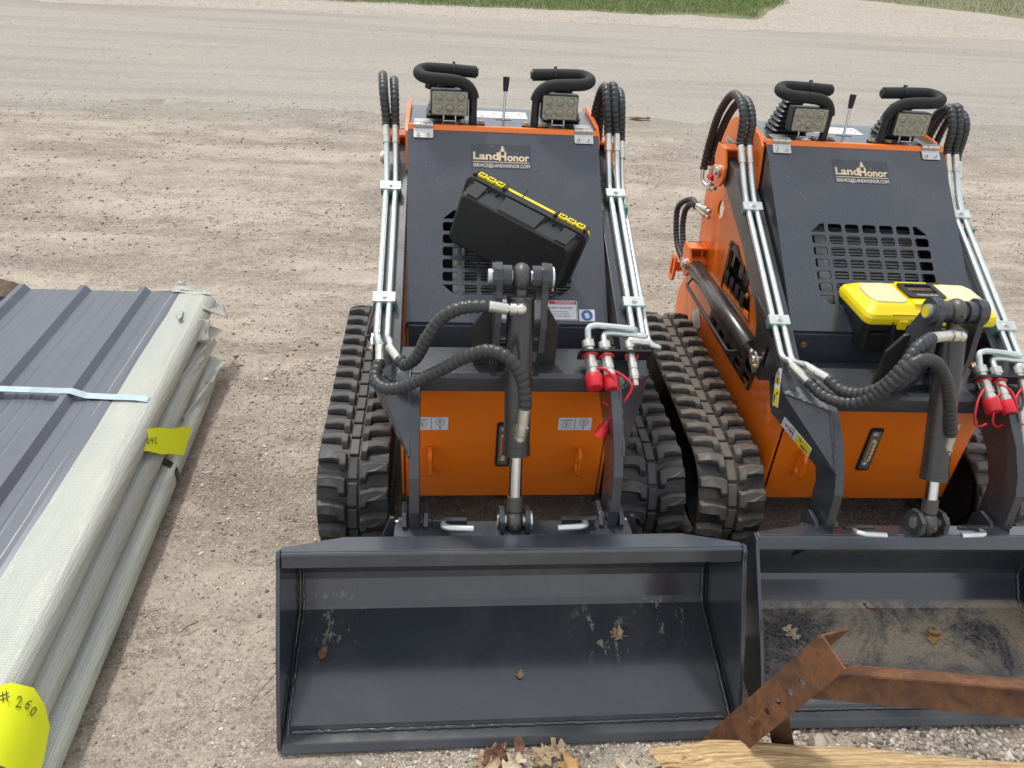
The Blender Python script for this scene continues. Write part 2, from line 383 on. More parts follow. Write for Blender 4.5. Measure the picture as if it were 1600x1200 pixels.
def spline(pts, k=8):
    P = [Vector(p) for p in pts]; P = [P[0] * 2 - P[1]] + P + [P[-1] * 2 - P[-2]]; out = []
    for i in range(1, len(P) - 2):
        for j in range(k):
            t = j / k; a, b, c, d = P[i - 1], P[i], P[i + 1], P[i + 2]
            out.append(.5 * ((2 * b) + (c - a) * t + (2 * a - 5 * b + 4 * c - d) * t * t + (3 * b - a - 3 * c + d) * t ** 3))
    return out + [P[-2]]
def resample(path, step):
    P = [Vector(p) for p in path]; out = [P[0]]; need = step
    for a, b in zip(P, P[1:]):
        L = (b - a).length; pos = need
        while pos <= L: out.append(a + (b - a) * (pos / L)); pos += step
        need = pos - L
    return out
def fillet(pts, r, k=5):
    P = [Vector(p) for p in pts]; out = [P[0]]
    for a, b, c in zip(P, P[1:], P[2:]):
        d1 = (a - b); d2 = (c - b); q = min(r, d1.length * .45, d2.length * .45); s = b + d1.normalized() * q; e = b + d2.normalized() * q
        for i in range(k + 1): t = i / k; out.append(s * (1 - t) ** 2 + b * 2 * t * (1 - t) + e * t * t)
    return out + [P[-1]]
def flat_mesh(loops, depth, bev=0):
    cu = bpy.data.curves.new('outline', 'CURVE'); cu.dimensions = '2D'; cu.fill_mode = 'BOTH'; cu.extrude = depth / 2; cu.bevel_depth = bev
    for L in loops:
        sp = cu.splines.new('POLY'); sp.points.add(len(L) - 1); sp.use_cyclic_u = True
        for p, q in zip(sp.points, L): p.co = (q[0], q[1], 0, 1)
    o = bpy.data.objects.new('outline', cu); COL.objects.link(o); dg = bpy.context.evaluated_depsgraph_get()
    me = bpy.data.meshes.new_from_object(o.evaluated_get(dg)); bpy.data.objects.remove(o); bpy.data.curves.remove(cu); return me
_tc = {}
def text_mesh(body, size, depth=.0004, width=None, shear=0, bold=0):
    key = (body, size, width, shear, bold)
    if key in _tc: return _tc[key]
    cu = bpy.data.curves.new('lettering', 'FONT'); cu.body = body; cu.size = size; cu.extrude = depth / 2; cu.align_x = 'CENTER'; cu.align_y = 'CENTER'; cu.shear = shear; cu.offset = bold
    cu.resolution_u = 4
    o = bpy.data.objects.new('lettering', cu); COL.objects.link(o); dg = bpy.context.evaluated_depsgraph_get()
    me = bpy.data.meshes.new_from_object(o.evaluated_get(dg)); bpy.data.objects.remove(o); bpy.data.curves.remove(cu)
    if width and len(me.vertices):
        xs = [v.co.x for v in me.vertices]; w = max(xs) - min(xs)
        for v in me.vertices: v.co.x *= width / w
    _tc[key] = me; return me
def rrect(cx, cy, w, h, r, k=4):
    out = []
    for sx, sy, a0 in ((1, 1, 0), (-1, 1, 90), (-1, -1, 180), (1, -1, 270)):
        for i in range(k + 1):
            a = math.radians(a0 + 90 * i / k); out.append((cx + sx * (w / 2 - r) + r * math.cos(a), cy + sy * (h / 2 - r) + r * math.sin(a)))
    return out
def circ(cx, cy, r, n=20, sy=1): return [(cx + r * math.cos(2 * PI * i / n), cy + r * sy * math.sin(2 * PI * i / n)) for i in range(n)]
def frame(o, X, Y):
    X = Vector(X).normalized(); Y = Vector(Y); Y = (Y - X * Y.dot(X)).normalized(); Z = X.cross(Y)
    m = Matrix(((X.x, Y.x, Z.x, o[0]), (X.y, Y.y, Z.y, o[1]), (X.z, Y.z, Z.z, o[2]), (0, 0, 0, 1))); return m
def T4(x, y, z): return Matrix.Translation((x, y, z))

def hex_nut(mb, a, b, r, mat=None): mb.cyl(a, b, r, mat or M['steel'], 6)
def bolt(mb, p, n, r=.007, h=.005, mat=None):
    p = Vector(p); n = Vector(n).normalized()
    mb.cyl(p, p + n * .0015, r * 1.45, mat or M['steel'], 14); mb.cyl(p + n * .0015, p + n * h, r, mat or M['steel'], 6)
def hose(mb, pts, r=.0125, pitch=.0135, mat=None):
    path = resample(spline(pts, 10), pitch / 5); rad = []
    for i in range(len(path)):
        ph = i % 5; rad.append(r * (.85, .985, 1.015, 1.02, 1.0)[ph] * (1 + .012 * math.sin(i * .37)))
    mb.tube(path, r, mat or M['hose'], 12, True, rad)
def ferrule(mb, a, b, r=.011):
    a = Vector(a); b = Vector(b); d = b - a
    mb.cyl(a, a + d * .55, r, M['steel'], 14); mb.cyl(a + d * .55, a + d * .68, r * .6, M['steel'], 12); hex_nut(mb, a + d * .68, b, r * 1.05)

# ------------------------------------------------------------------ the compact track loader
PIVOT = (1.0525, .9458)
HC, HS = .7790, .6270                         # slope of the hood
HOODM = Matrix(((1, 0, 0, 0), (0, HC, -HS, .844), (0, HS, HC, 1.106), (0, 0, 0, 1)))
def hp(x, s, h=0.0): return HOODM @ Vector((x, -s, h))

def track_path(s, h):
    # unrolled belt: distance s along the outer line, height h above the belt face -> (y, z)
    R, yf, yr, zc = .160, .262, 1.04, .187
    L = yr - yf; per = 2 * L + 2 * PI * R; s %= per
    if s < L: return yf + s, zc + R + h                                   # top run, front to back
    s -= L
    if s < PI * R: a = s / R; return yr + (R + h) * math.sin(a), zc + (R + h) * math.cos(a)
    s -= PI * R
    if s < L: return yr - s, zc - R - h
    s -= L; a = s / R; return yf - (R + h) * math.sin(a), zc - (R + h) * math.cos(a)
PER = 2 * (1.04 - .262) + 2 * PI * .160
def build_track(root, sx, rub, phase):
    cx = .432 * sx; n = 36; pitch = PER / n
    tr = MB(); K = 108
    prof = [(-.100, -.004), (-.100, .004), (-.012, .004), (.012, .004), (.100, .004), (.100, -.004), (.088, -.022), (-.088, -.022)]
    vs = []; m = len(prof)
    for i in range(K):
        for w, h in prof:
            y, z = track_path(i * PER / K, h); vs.append((cx + w, y, z))
    fs = [(i * m + k, i * m + (k + 1) % m, ((i + 1) % K) * m + (k + 1) % m, ((i + 1) % K) * m + k) for i in range(K) for k in range(m)]
    tr.add(vs, [f[::-1] for f in fs], rub, False)
    wear = []
    lug = [(.018, -.004), (.018, .042), (.037, .042), (.040, .024), (.062, .020), (.100, .018), (.100, -.012), (.062, -.014), (.034, -.010)]
    H = .024
    lm = MB(); top_ids = []
    for i in range(n):
        for side in (-1, 1):
            s0 = (i + phase + (.5 if side > 0 else 0)) * pitch
            cw = sum(p[0] for p in lug) / len(lug); cs = sum(p[1] for p in lug) / len(lug)
            A = []; B = []
            for w, s_ in lug:
                yb, zb = track_path(s0 - (cs + (s_ - cs) * 1.22), .003); A.append((cx + side * min(.1005, cw + (w - cw) * 1.02), yb, zb))
                yt, zt = track_path(s0 - (cs + (s_ - cs) * .72), H - (.005 if w > .09 else 0)); B.append((cx + side * (cw + (w - cw) * .93), yt, zt))
            if side < 0: A = A[::-1]; B = B[::-1]
            k0 = len(lm.v); lm.loft(A, B, rub); top_ids += list(range(k0 + len(lug), k0 + 2 * len(lug)))
        # small blocks of the centre rib
        c0 = (i + phase) * pitch
        for q in (0,):
            A = []; B = []
            for w, s_ in ((-.0145, 0), (.0145, 0), (.0145, pitch * .90), (-.0145, pitch * .90)):
                yb, zb = track_path(c0 + q * pitch + s_, .003); A.append((cx + w, yb, zb)); yt, zt = track_path(c0 + q * pitch + .0015 + s_ * .95, .012); B.append((cx + w * .92, yt, zt))
            k0 = len(lm.v); lm.loft(A, B, rub); top_ids += list(range(k0 + 4, k0 + 8))
    base = len(tr.v); tr.add(lm.v, lm.f, rub)
    # the inner drive lugs along the belt
    for i in range(n):
        s0 = i * pitch
        for w0 in (-.035, .02):
            A = []; B = []
            for w, s_ in ((w0, 0), (w0 + .016, 0), (w0 + .016, .02), (w0, .02)):
                a = track_path(s0 + s_, -.02); b = track_path(s0 + s_, -.045); A.append((cx + w, a[0], a[1])); B.append((cx + w, b[0], b[1]))
            tr.loft(A, B, rub)
    o = tr.build('rubber_track', root, bevel=.0025, seg=1)
    at = o.data.attributes.new('wear', 'FLOAT', 'POINT'); arr = np.zeros(len(tr.v), np.float32)
    for t in top_ids: arr[base + t] = 1
    at.data.foreach_set('value', arr)
    # undercarriage: frame, idler, sprocket and rollers
    uf = MB()
    uf.prism([(.20, .10), (.17, .17), (.22, .27), (.80, .285), (1.02, .25), (1.02, .13), (.85, .09)], 'x', cx - .062, cx + .062, M['black'])
    xo = cx + .058 * sx
    uf.prism([(.225, .205), (.30, .285), (.70, .285), (1.0, .275), (1.02, .16), (.85, .09), (.28, .085)], 'x', xo - .004, xo + .004, M['black'])
    for yy in (.32, .5, .68, .86): uf.box((min(cx, xo), yy, .19), (max(cx, xo), yy + .03, .23), M['black'])
    f = uf.build('undercarriage', root, bevel=.003)
    for y, r in ((.262, .128), (1.04, .120)):
        w = MB(); w.cyl((cx - .05, y, .187), (cx + .05, y, .187), r, M['black'], 28); w.cyl((cx - .06, y, .187), (cx + .06, y, .187), .045, M['cast'], 16)
        w.build('idler_wheel', f, bevel=.003)
    for y in (.45, .60, .75, .90):
        w = MB(); w.cyl((cx - .055, y, .08), (cx + .055, y, .08), .045, M['black'], 18); w.build('track_roller', f)
    return o

def hood_parts(root, v):
    holes = []; W = .380; s0, s1 = .2735, .5515; nx, ny = 7, 7; px = W / nx; py = (s1 - s0) / ny
    for r in range(ny):
        for c in range(nx):
            cx = -W / 2 + px * (c + .5); cy = -(s0 + py * (r + .5)); w, h = px * .80, py * .73
            if r in (0, ny - 1) and c in (0, nx - 1):
                sx = 1 if c else -1; up = 1 if r == 0 else -1
                holes.append([(cx + sx * w / 2, cy - up * h / 2), (cx - sx * w / 2, cy - up * h / 2), (cx - sx * w / 2, cy + up * h / 2), (cx - sx * w * .22, cy + up * h / 2)])
            else: holes.append(rrect(cx, cy, w, h, .0075))
    hm = M['hood'] if v == 1 else M['hood2']
    out = [(-.291, .004), (.291, .004), (.284, -.632), (-.284, -.632)]
    hd = MB(); hd.mesh(flat_mesh([out] + holes, .004), HOODM, hm)
    for s in (-1, 1):
        hd.prism([(.842, 1.099), (.352, .7045), (.352, .60), (.50, .58), (.842, .86)], 'x', s * .2865, s * .2825, hm)
    a = hp(0, .632, -.001)
    hd.box((-.283, a.y - .001, a.z - .016), (.283, a.y + .003, a.z - .001), hm)
    hood = hd.build('hood', root)
    rad = MB()
    rad.add([hp(-.27, .22, -.075), hp(.27, .22, -.075), hp(.27, .60, -.075), hp(-.27, .60, -.075)], [(3, 2, 1, 0)], M['dark'])
    for i in range(31):
        s = .262 + i * .0098
        rad.add([hp(x, ss, -h) for x in (-.120, .185) for ss, h in ((s, .050), (s + .0042, .050), (s + .0042, .058), (s, .058))],
                [(0, 1, 5, 4), (1, 2, 6, 5), (3, 0, 4, 7), (0, 3, 2, 1), (4, 5, 6, 7)], M['fins'])
    for i in range(120):
        x = -.118 + i * .00254
        rad.add([hp(x, .26, -.056), hp(x + .0012, .26, -.056), hp(x + .0012, .565, -.056), hp(x, .565, -.056)], [(3, 2, 1, 0)], M['fins'])
    rad.add([hp(x, s, -h) for x in (-.155, -.120) for s, h in ((.26, .040), (.565, .040), (.565, .07), (.26, .07))], [(0, 1, 5, 4), (0, 3, 2, 1), (4, 5, 6, 7), (1, 2, 6, 5)], M['fins'])
    rad.build('radiator', root)
    # brand sticker with its lettering, tree and rule
    cx, ss = (-.011, .092) if v == 1 else (.005, .092)
    sk = MB(); mt = lambda dx, dy, h=.0009: HOODM @ T4(cx + dx, -ss + dy, .0020 + h)
    sk.mesh(flat_mesh([rrect(0, 0, .180, .084, .002)], .0006), mt(0, 0, .0004), M['film'])
    sk.mesh(text_mesh('Land', .036, .0005, .077, 0, .0010), mt(-.046, -.001), M['gold'])
    sk.mesh(text_mesh('H', .041, .0005, .022, 0, .0012), mt(.0045, -.002), M['gold'])
    sk.mesh(text_mesh('onor', .036, .0005, .067, 0, .0010), mt(.051, -.004), M['gold'])
    for k, (w, y) in enumerate(((.0055, .034), (.0085, .0275), (.0110, .0210))):
        sk.mesh(flat_mesh([[(-w, 0), (-w * .3, .0008), (w * .3, .0008), (w, 0), (w * .25, .0055), (0, .0095), (-w * .25, .0055)]], .0005), mt(.0045, y - .005, .0009 + .0002 * k), M['gold'])
    sk.mesh(flat_mesh([rrect(0, 0, .172, .0022, .001, 1)], .0005), mt(0, -.0205), M['gold'])
    sk.mesh(text_mesh('SERVICE@LANDHONOR.COM', .0165, .0005, .170), mt(.001, -.033), M['paleprint'])
    sk.build('brand_sticker', hood)
    # hinges
    for s in (-1, 1):
        h = MB(); x = s * .2445
        h.mesh(flat_mesh([rrect(0, 0, .058, .036, .003)], .0025), HOODM @ T4(x, -.020, .0052), M['hinge'])
        h.box((x - .029, .846, 1.1215), (x + .029, .884, 1.124), M['hinge'])
        a = hp(x - .029, -.003, .011); b = hp(x + .029, -.003, .011)
        for i in range(3):
            t0, t1 = i / 3 + .01, (i + 1) / 3 - .01; h.cyl(a.lerp(b, t0), a.lerp(b, t1), .0062, M['hinge'], 12)
        for dx in (-.015, .015): h.cyl(hp(x + dx, .027, .006), hp(x + dx, .027, .010), .0062, M['steel'], 12); h.cyl(hp(x + dx, .027, .0095), hp(x + dx, .027, .0103), .003, M['ink'], 6)
        h.build('hinge', hood, bevel=.0006, seg=1)
    if v == 1:
        wl = MB()
        def at(x, s, h=.0005): return HOODM @ T4(x, -s, .0022 + h)
        # four-column hazard label
        x0, x1, s0_, s1_ = -.02, .198, .565, .612
        wl.mesh(flat_mesh([rrect((x0 + x1) / 2, 0, x1 - x0, .060, .002)], .0006), at(0, .5905), M['white'])
        X = .094
        wl.mesh(flat_mesh([[(X, .018), (x1 - .003, .018), (x1 - .003, .0285), (X, .0285)]], .0004), at(0, .5905, .0010), M['redink'])
        wl.mesh(text_mesh('DANGET', .0125, .0004, .056), at(.163, .5675, .0014), M['white'])
        wl.mesh(flat_mesh([[(-.006, -.004), (.006, -.004), (0, .0055)]], .0004), at(.112, .5675, .0014), M['white'])
        for L in ([(X, -.028), (X + .0012, -.028), (X + .0012, .0285), (X, .0285)], [(x0 + .002, -.0285), (x1 - .002, -.0285), (x1 - .002, -.0275), (x0 + .002, -.0275)], [(x1 - .003, -.028), (x1 - .002, -.028), (x1 - .002, .0285), (x1 - .003, .0285)]):
            wl.mesh(flat_mesh([L], .0004), at(0, .5905, .0010), M['ink'])
        wl.mesh(text_mesh('CRUSH HAZARD', .0095, .0004, .078), at(.146, .5835, .0010), M['ink'])
        for i, t in enumerate(('Keep out of the area', 'when arms are raised', 'and keep clear below')):
            wl.mesh(text_mesh(t, .0062, .0004, (.062, .070, .076)[i]), at(.140, .5945 + i * .0072, .0010), M['ink'])
        for L in ([(.052, -.012), (.062, .004), (.080, .006), (.086, .0), (.082, -.004), (.064, -.003), (.060, -.014)],):
            wl.mesh(flat_mesh([L, [(a * .94 + .004, b * .7 - .0008) for a, b in L]], .0004), at(0, .5905, .0010), M['ink'])
        wl.mesh(text_mesh('644', .012, .0004, .02), at(.074, .610, .0010), M['ink'])
        wl.build('danger_sticker', hood)
        bl = MB(); cxb = .225
        bl.mesh(flat_mesh([rrect(0, 0, .045, .036, .002)], .0006), at(cxb, .605), M['white'])
        bl.mesh(flat_mesh([circ(0, 0, .0165, 24)], .0004), at(cxb, .605, .0010), M['blueink'])
        bl.mesh(flat_mesh([rrect(0, 0, .012, .016, .002)], .0004), at(cxb, .606, .0014) @ Matrix.Rotation(.35, 4, 'Z'), M['white'])
        bl.build('manual_sticker', hood)
    return hood

def front_details(root, v):
    bd = MB()
    bd.box((-.287, .216, .190), (.287, .221, .605), M['orange']); bd.box((-.280, .222, .606), (.280, .342, .612), M['hood'])
    bd.box((-.287, .221, .190), (.287, .40, .195), M['orange'])
    fp = bd.build('front_panel', root, bevel=.002)
    for s in (-1, 1):
        hk = MB(); outl = rrect(.216, .338, .052, .098, .025, 6)
        m4 = Matrix(((0, 0, 1, s * .216), (1, 0, 0, -.02), (0, 1, 0, 0), (0, 0, 0, 1)))
        hk.mesh(flat_mesh([outl, rrect(.216, .338, .028, .068, .013, 6)], .010), m4, M['orange'])
        hk.build('tie_down_loop', fp, bevel=.002)
        st = MB(); mp = lambda dx, dz, h: Matrix(((1, 0, 0, (.196 if s > 0 else -.213) + dx), (0, 0, -1, .2145 - h), (0, 1, 0, .462 + dz), (0, 0, 0, 1)))
        st.mesh(flat_mesh([rrect(0, 0, .096, .044, .002)], .0006), mp(0, 0, 0), M['white'])
        st.mesh(flat_mesh([[(-.0005, -.021), (.0005, -.021), (.0005, .021), (-.0005, .021)]], .0004), mp(0, 0, .0008), M['ink'])
        st.mesh(flat_mesh([circ(0, 0, .0125, 20), circ(0, 0, .0115, 20)], .0004), mp(.025, .006, .0008), M['ink'])
        st.mesh(flat_mesh([[(-.002, -.006), (.002, -.006), (.002, .001), (.006, .001), (0, .008), (-.006, .001), (-.002, .001)], [(-.0012, -.005), (.0012, -.005), (.0012, .002), (.004, .002), (0, .0065), (-.004, .002), (-.0012, .002)]], .0004), mp(.025, .006, .0008), M['ink'])
        st.mesh(text_mesh('S', .015, .0004), mp(.025, -.013, .0008), M['ink'])
        st.mesh(flat_mesh([circ(0, 0, .0125, 20), circ(0, 0, .0115, 20)], .0004), mp(-.025, -.003, .0008), M['ink'])
        st.mesh(text_mesh('S', .018, .0004), mp(-.025, -.003, .0008), M['ink'])
        for i in range(5): st.mesh(flat_mesh([[(-.002, 0), (0, 0), (.001, .003)]], .0004), mp(-.041 + i * .008, .013, .0008), M['ink'])
        st.mesh(flat_mesh([[(-.018, 0), (.018, 0), (.018, .001), (-.018, .001)]], .0004), mp(-.025, .0125, .0008), M['ink'])
        st.build('tie_down_sticker', fp)
        lb = MB(); lb.box((s * .235 - .014, .2135, .585), (s * .235 + .014, .2155, .600), M['paleprint']); lb.build('inspection_label', fp)
    sg = MB(); m4 = Matrix(((1, 0, 0, -.006), (0, 0, -1, .2145), (0, 1, 0, .386), (0, 0, 0, 1)))
    sg.mesh(flat_mesh([rrect(0, 0, .042, .160, .008)], .002), m4, M['dark'])
    sg.mesh(flat_mesh([rrect(0, 0, .030, .140, .004)], .006), m4 @ T4(0, 0, .003), M['hinge'])
    sg.mesh(flat_mesh([rrect(0, 0, .015, .078, .003)], .004), m4 @ T4(0, 0, .0075), M['clearlid'])
    sg.mesh(flat_mesh([rrect(0, 0, .004, .07, .001)], .001), m4 @ T4(-.004, 0, .0105), M['redink'])
    for i in range(5): sg.mesh(flat_mesh([rrect(0, -.028 + i * .014, .010, .0014, .0004, 1)], .001), m4 @ T4(0, 0, .0105), M['ink'])
    for z in (-.055, .055): bolt(sg, (-.006, .209, .386 + z), (0, -1, 0), .008, .006)
    sg.build('oil_sight_gauge', fp, bevel=.0008, seg=1)
    # lower cowl between hood and panel, and the dark belly
    cw = MB(); cw.box((-.278, .345, .40), (.278, .350, .703), M['hood']); cw.box((-.285, .352, .40), (.285, .358, .7), M['orange'])
    for x in (-.24, .24): bolt(cw, (x, .345, .668), (0, -1, 0), .007, .006, M['brass'])
    cw.build('lower_cowl', root, bevel=.0015)
    by = MB()
    by.prism([(.37, .22), (.37, .63), (.84, .995), (1.10, 1.02), (1.15, .30), (1.05, .22)], 'x', -.262, .262, M['dark'])
    by.build('engine_bay', root)

def side_frame(root, s, v):
    sp = MB()
    out = [(.222, .192), (.222, .560), (.32, .600), (.55, .735), (.80, .90), (.848, 1.095), (.90, 1.118), (1.08, 1.128), (1.15, 1.108), (1.245, 1.045), (1.30, .91), (1.285, .78), (1.24, .56), (1.38, .32), (1.36, .192)]
    vent1 = [(.905, .735), (.845, .742), (.66, .665), (.62, .61), (.90, .59)]; vent2 = [(.935, .50), (.925, .41), (.50, .42), (.475, .51)]
    hole = circ(1.085, .797, .033, 20)
    m4 = Matrix(((0, 0, 1, s * .2955), (1, 0, 0, 0), (0, 1, 0, 0), (0, 0, 0, 1)))
    def slots(poly):
        # bars of the bolted vent grille inside one opening
        ys = [p[0] for p in poly]; zs = [p[1] for p in poly]; L = []
        n = 5; w = (max(ys) - min(ys)) / n
        for i in range(n):
            for j in range(2):
                cy = min(ys) + w * (i + .5); hz = (max(zs) - min(zs)) * .5
                L.append(rrect(cy, min(zs) + hz * (j + .5), w * .62, hz * .62, .006, 3))
        return L
    sp.mesh(flat_mesh([out, vent1, vent2, hole], .008), m4, M['orange'])
    ctr = 1.0
    o = sp.build('side_plate', root, bevel=.0012, seg=1)
    for vent in (vent1, vent2):
        cy = sum(p[0] for p in vent) / len(vent); cz = sum(p[1] for p in vent) / len(vent)
        big = [(cy + (a - cy) * 1.08, cz + (b - cz) * 1.22) for a, b in vent]
        ys = [p[0] for p in vent]; g = MB(); inner = [h for h in slots(vent) if all(min(ys) < p[0] < max(ys) for p in h)]
        if vent is vent1: inner = [h for h in inner if sum(p[0] for p in h) / len(h) > .66]
        g.mesh(flat_mesh([big] + inner, .004), m4 @ T4(0, 0, s * .0065), M['black'])
        for i in (0, 2): bolt(g, (s * .3055, cy + (vent[i][0] - cy) * 1.0, cz + (vent[i][1] - cz) * 1.06), (s, 0, 0), .007, .006, M['brass'])
        g.build('side_vent', o)
    # brackets for the arm pivot and for the lift cylinder
    def bracket(py, pz, r, name, top):
        b = MB(); xo = s * .368
        ear = [(py + r * math.cos(a), pz + r * math.sin(a)) for a in [math.radians(q) for q in range(90, 271, 18)]]
        ear = ([(p[0], p[1]) for p in [(py + r * math.cos(math.radians(q)), pz + r * math.sin(math.radians(q))) for q in range(-180, 1, 15)]] + [(py + r + .02, pz + .03), (py + r + .01, top), (py - r * .2, top), (py - r, pz + r * .5)])
        b.prism(ear, 'x', xo - .005, xo + .005, M['orange'])
        b.box((min(s * .3015, xo), py + r - .004, pz - r * .6), (max(s * .3015, xo), py + r + .006, top), M['orange'])
        b.box((min(s * .3015, xo), py - r * .3, top - .008), (max(s * .3015, xo), py + r + .006, top), M['orange'])
        b.cyl((s * .301, py, pz), (s * .362, py, pz), r * .62, M['orange'], 20)
        bo = b.build(name, o, bevel=.002)
        p = MB(); p.cyl((s * .36, py, pz), (s * .378, py, pz), .021, M['steel'], 20); p.prism([(py - .03, pz - .013), (py + .018, pz - .018), (py + .03, pz), (py + .018, pz + .018), (py - .03, pz + .013)], 'x', s * .378, s * .383, M['hinge'])
        p.cyl((s * .383, py, pz), (s * .388, py, pz), .014, M['steel'], 16); bolt(p, (s * .383, py + .022, pz + .006), (s, 0, 0), .006, .006, M['brass'])
        p.build('pivot_pin', o, bevel=.001, seg=1)
    bracket(.985, .968, .052, 'arm_bracket', 1.048)
    bracket(1.135, .558, .048, 'cylinder_bracket', .628)
    lp = MB(); mm = Matrix(((0, 0, 1, s * .345), (1, 0, 0, 0), (0, 1, 0, 0), (0, 0, 0, 1)))
    lp.mesh(flat_mesh([rrect(1.33, .455, .062, .115, .028, 6), rrect(1.33, .455, .030, .078, .014, 6)], .010), mm @ T4(0, 0, s * .012), M['orange'])
    lp.box((min(s * .3015, s * .352), 1.30, .45), (max(s * .3015, s * .352), 1.31, .49), M['orange'])
    lp.build('rear_tie_down_loop', o, bevel=.002)
    sp2 = MB(); sp2.prism([(1.15, .345), (1.08, .40), (1.02, .345), (1.08, .29)], 'x', s * .3018, s * .3024, M['white']); sp2.prism([(1.12, .345), (1.08, .375), (1.05, .345), (1.08, .315)], 'x', s * .3024, s * .3028, M['paleprint']); sp2.build('small_sticker', o)
    if v == 2 and s < 0:
        pl = MB(); pl.prism([(1.06, 1.045), (1.06, .925), (1.17, .915), (1.17, 1.04)], 'x', -.3018, -.3026, M['hinge'])
        for i in range(6): pl.prism([(1.07, 1.030 - i * .016), (1.07, 1.026 - i * .016), (1.16, 1.024 - i * .016), (1.16, 1.028 - i * .016)], 'x', -.3026, -.3030, M['ink'])
        pl.build('rating_plate', o)
    return o

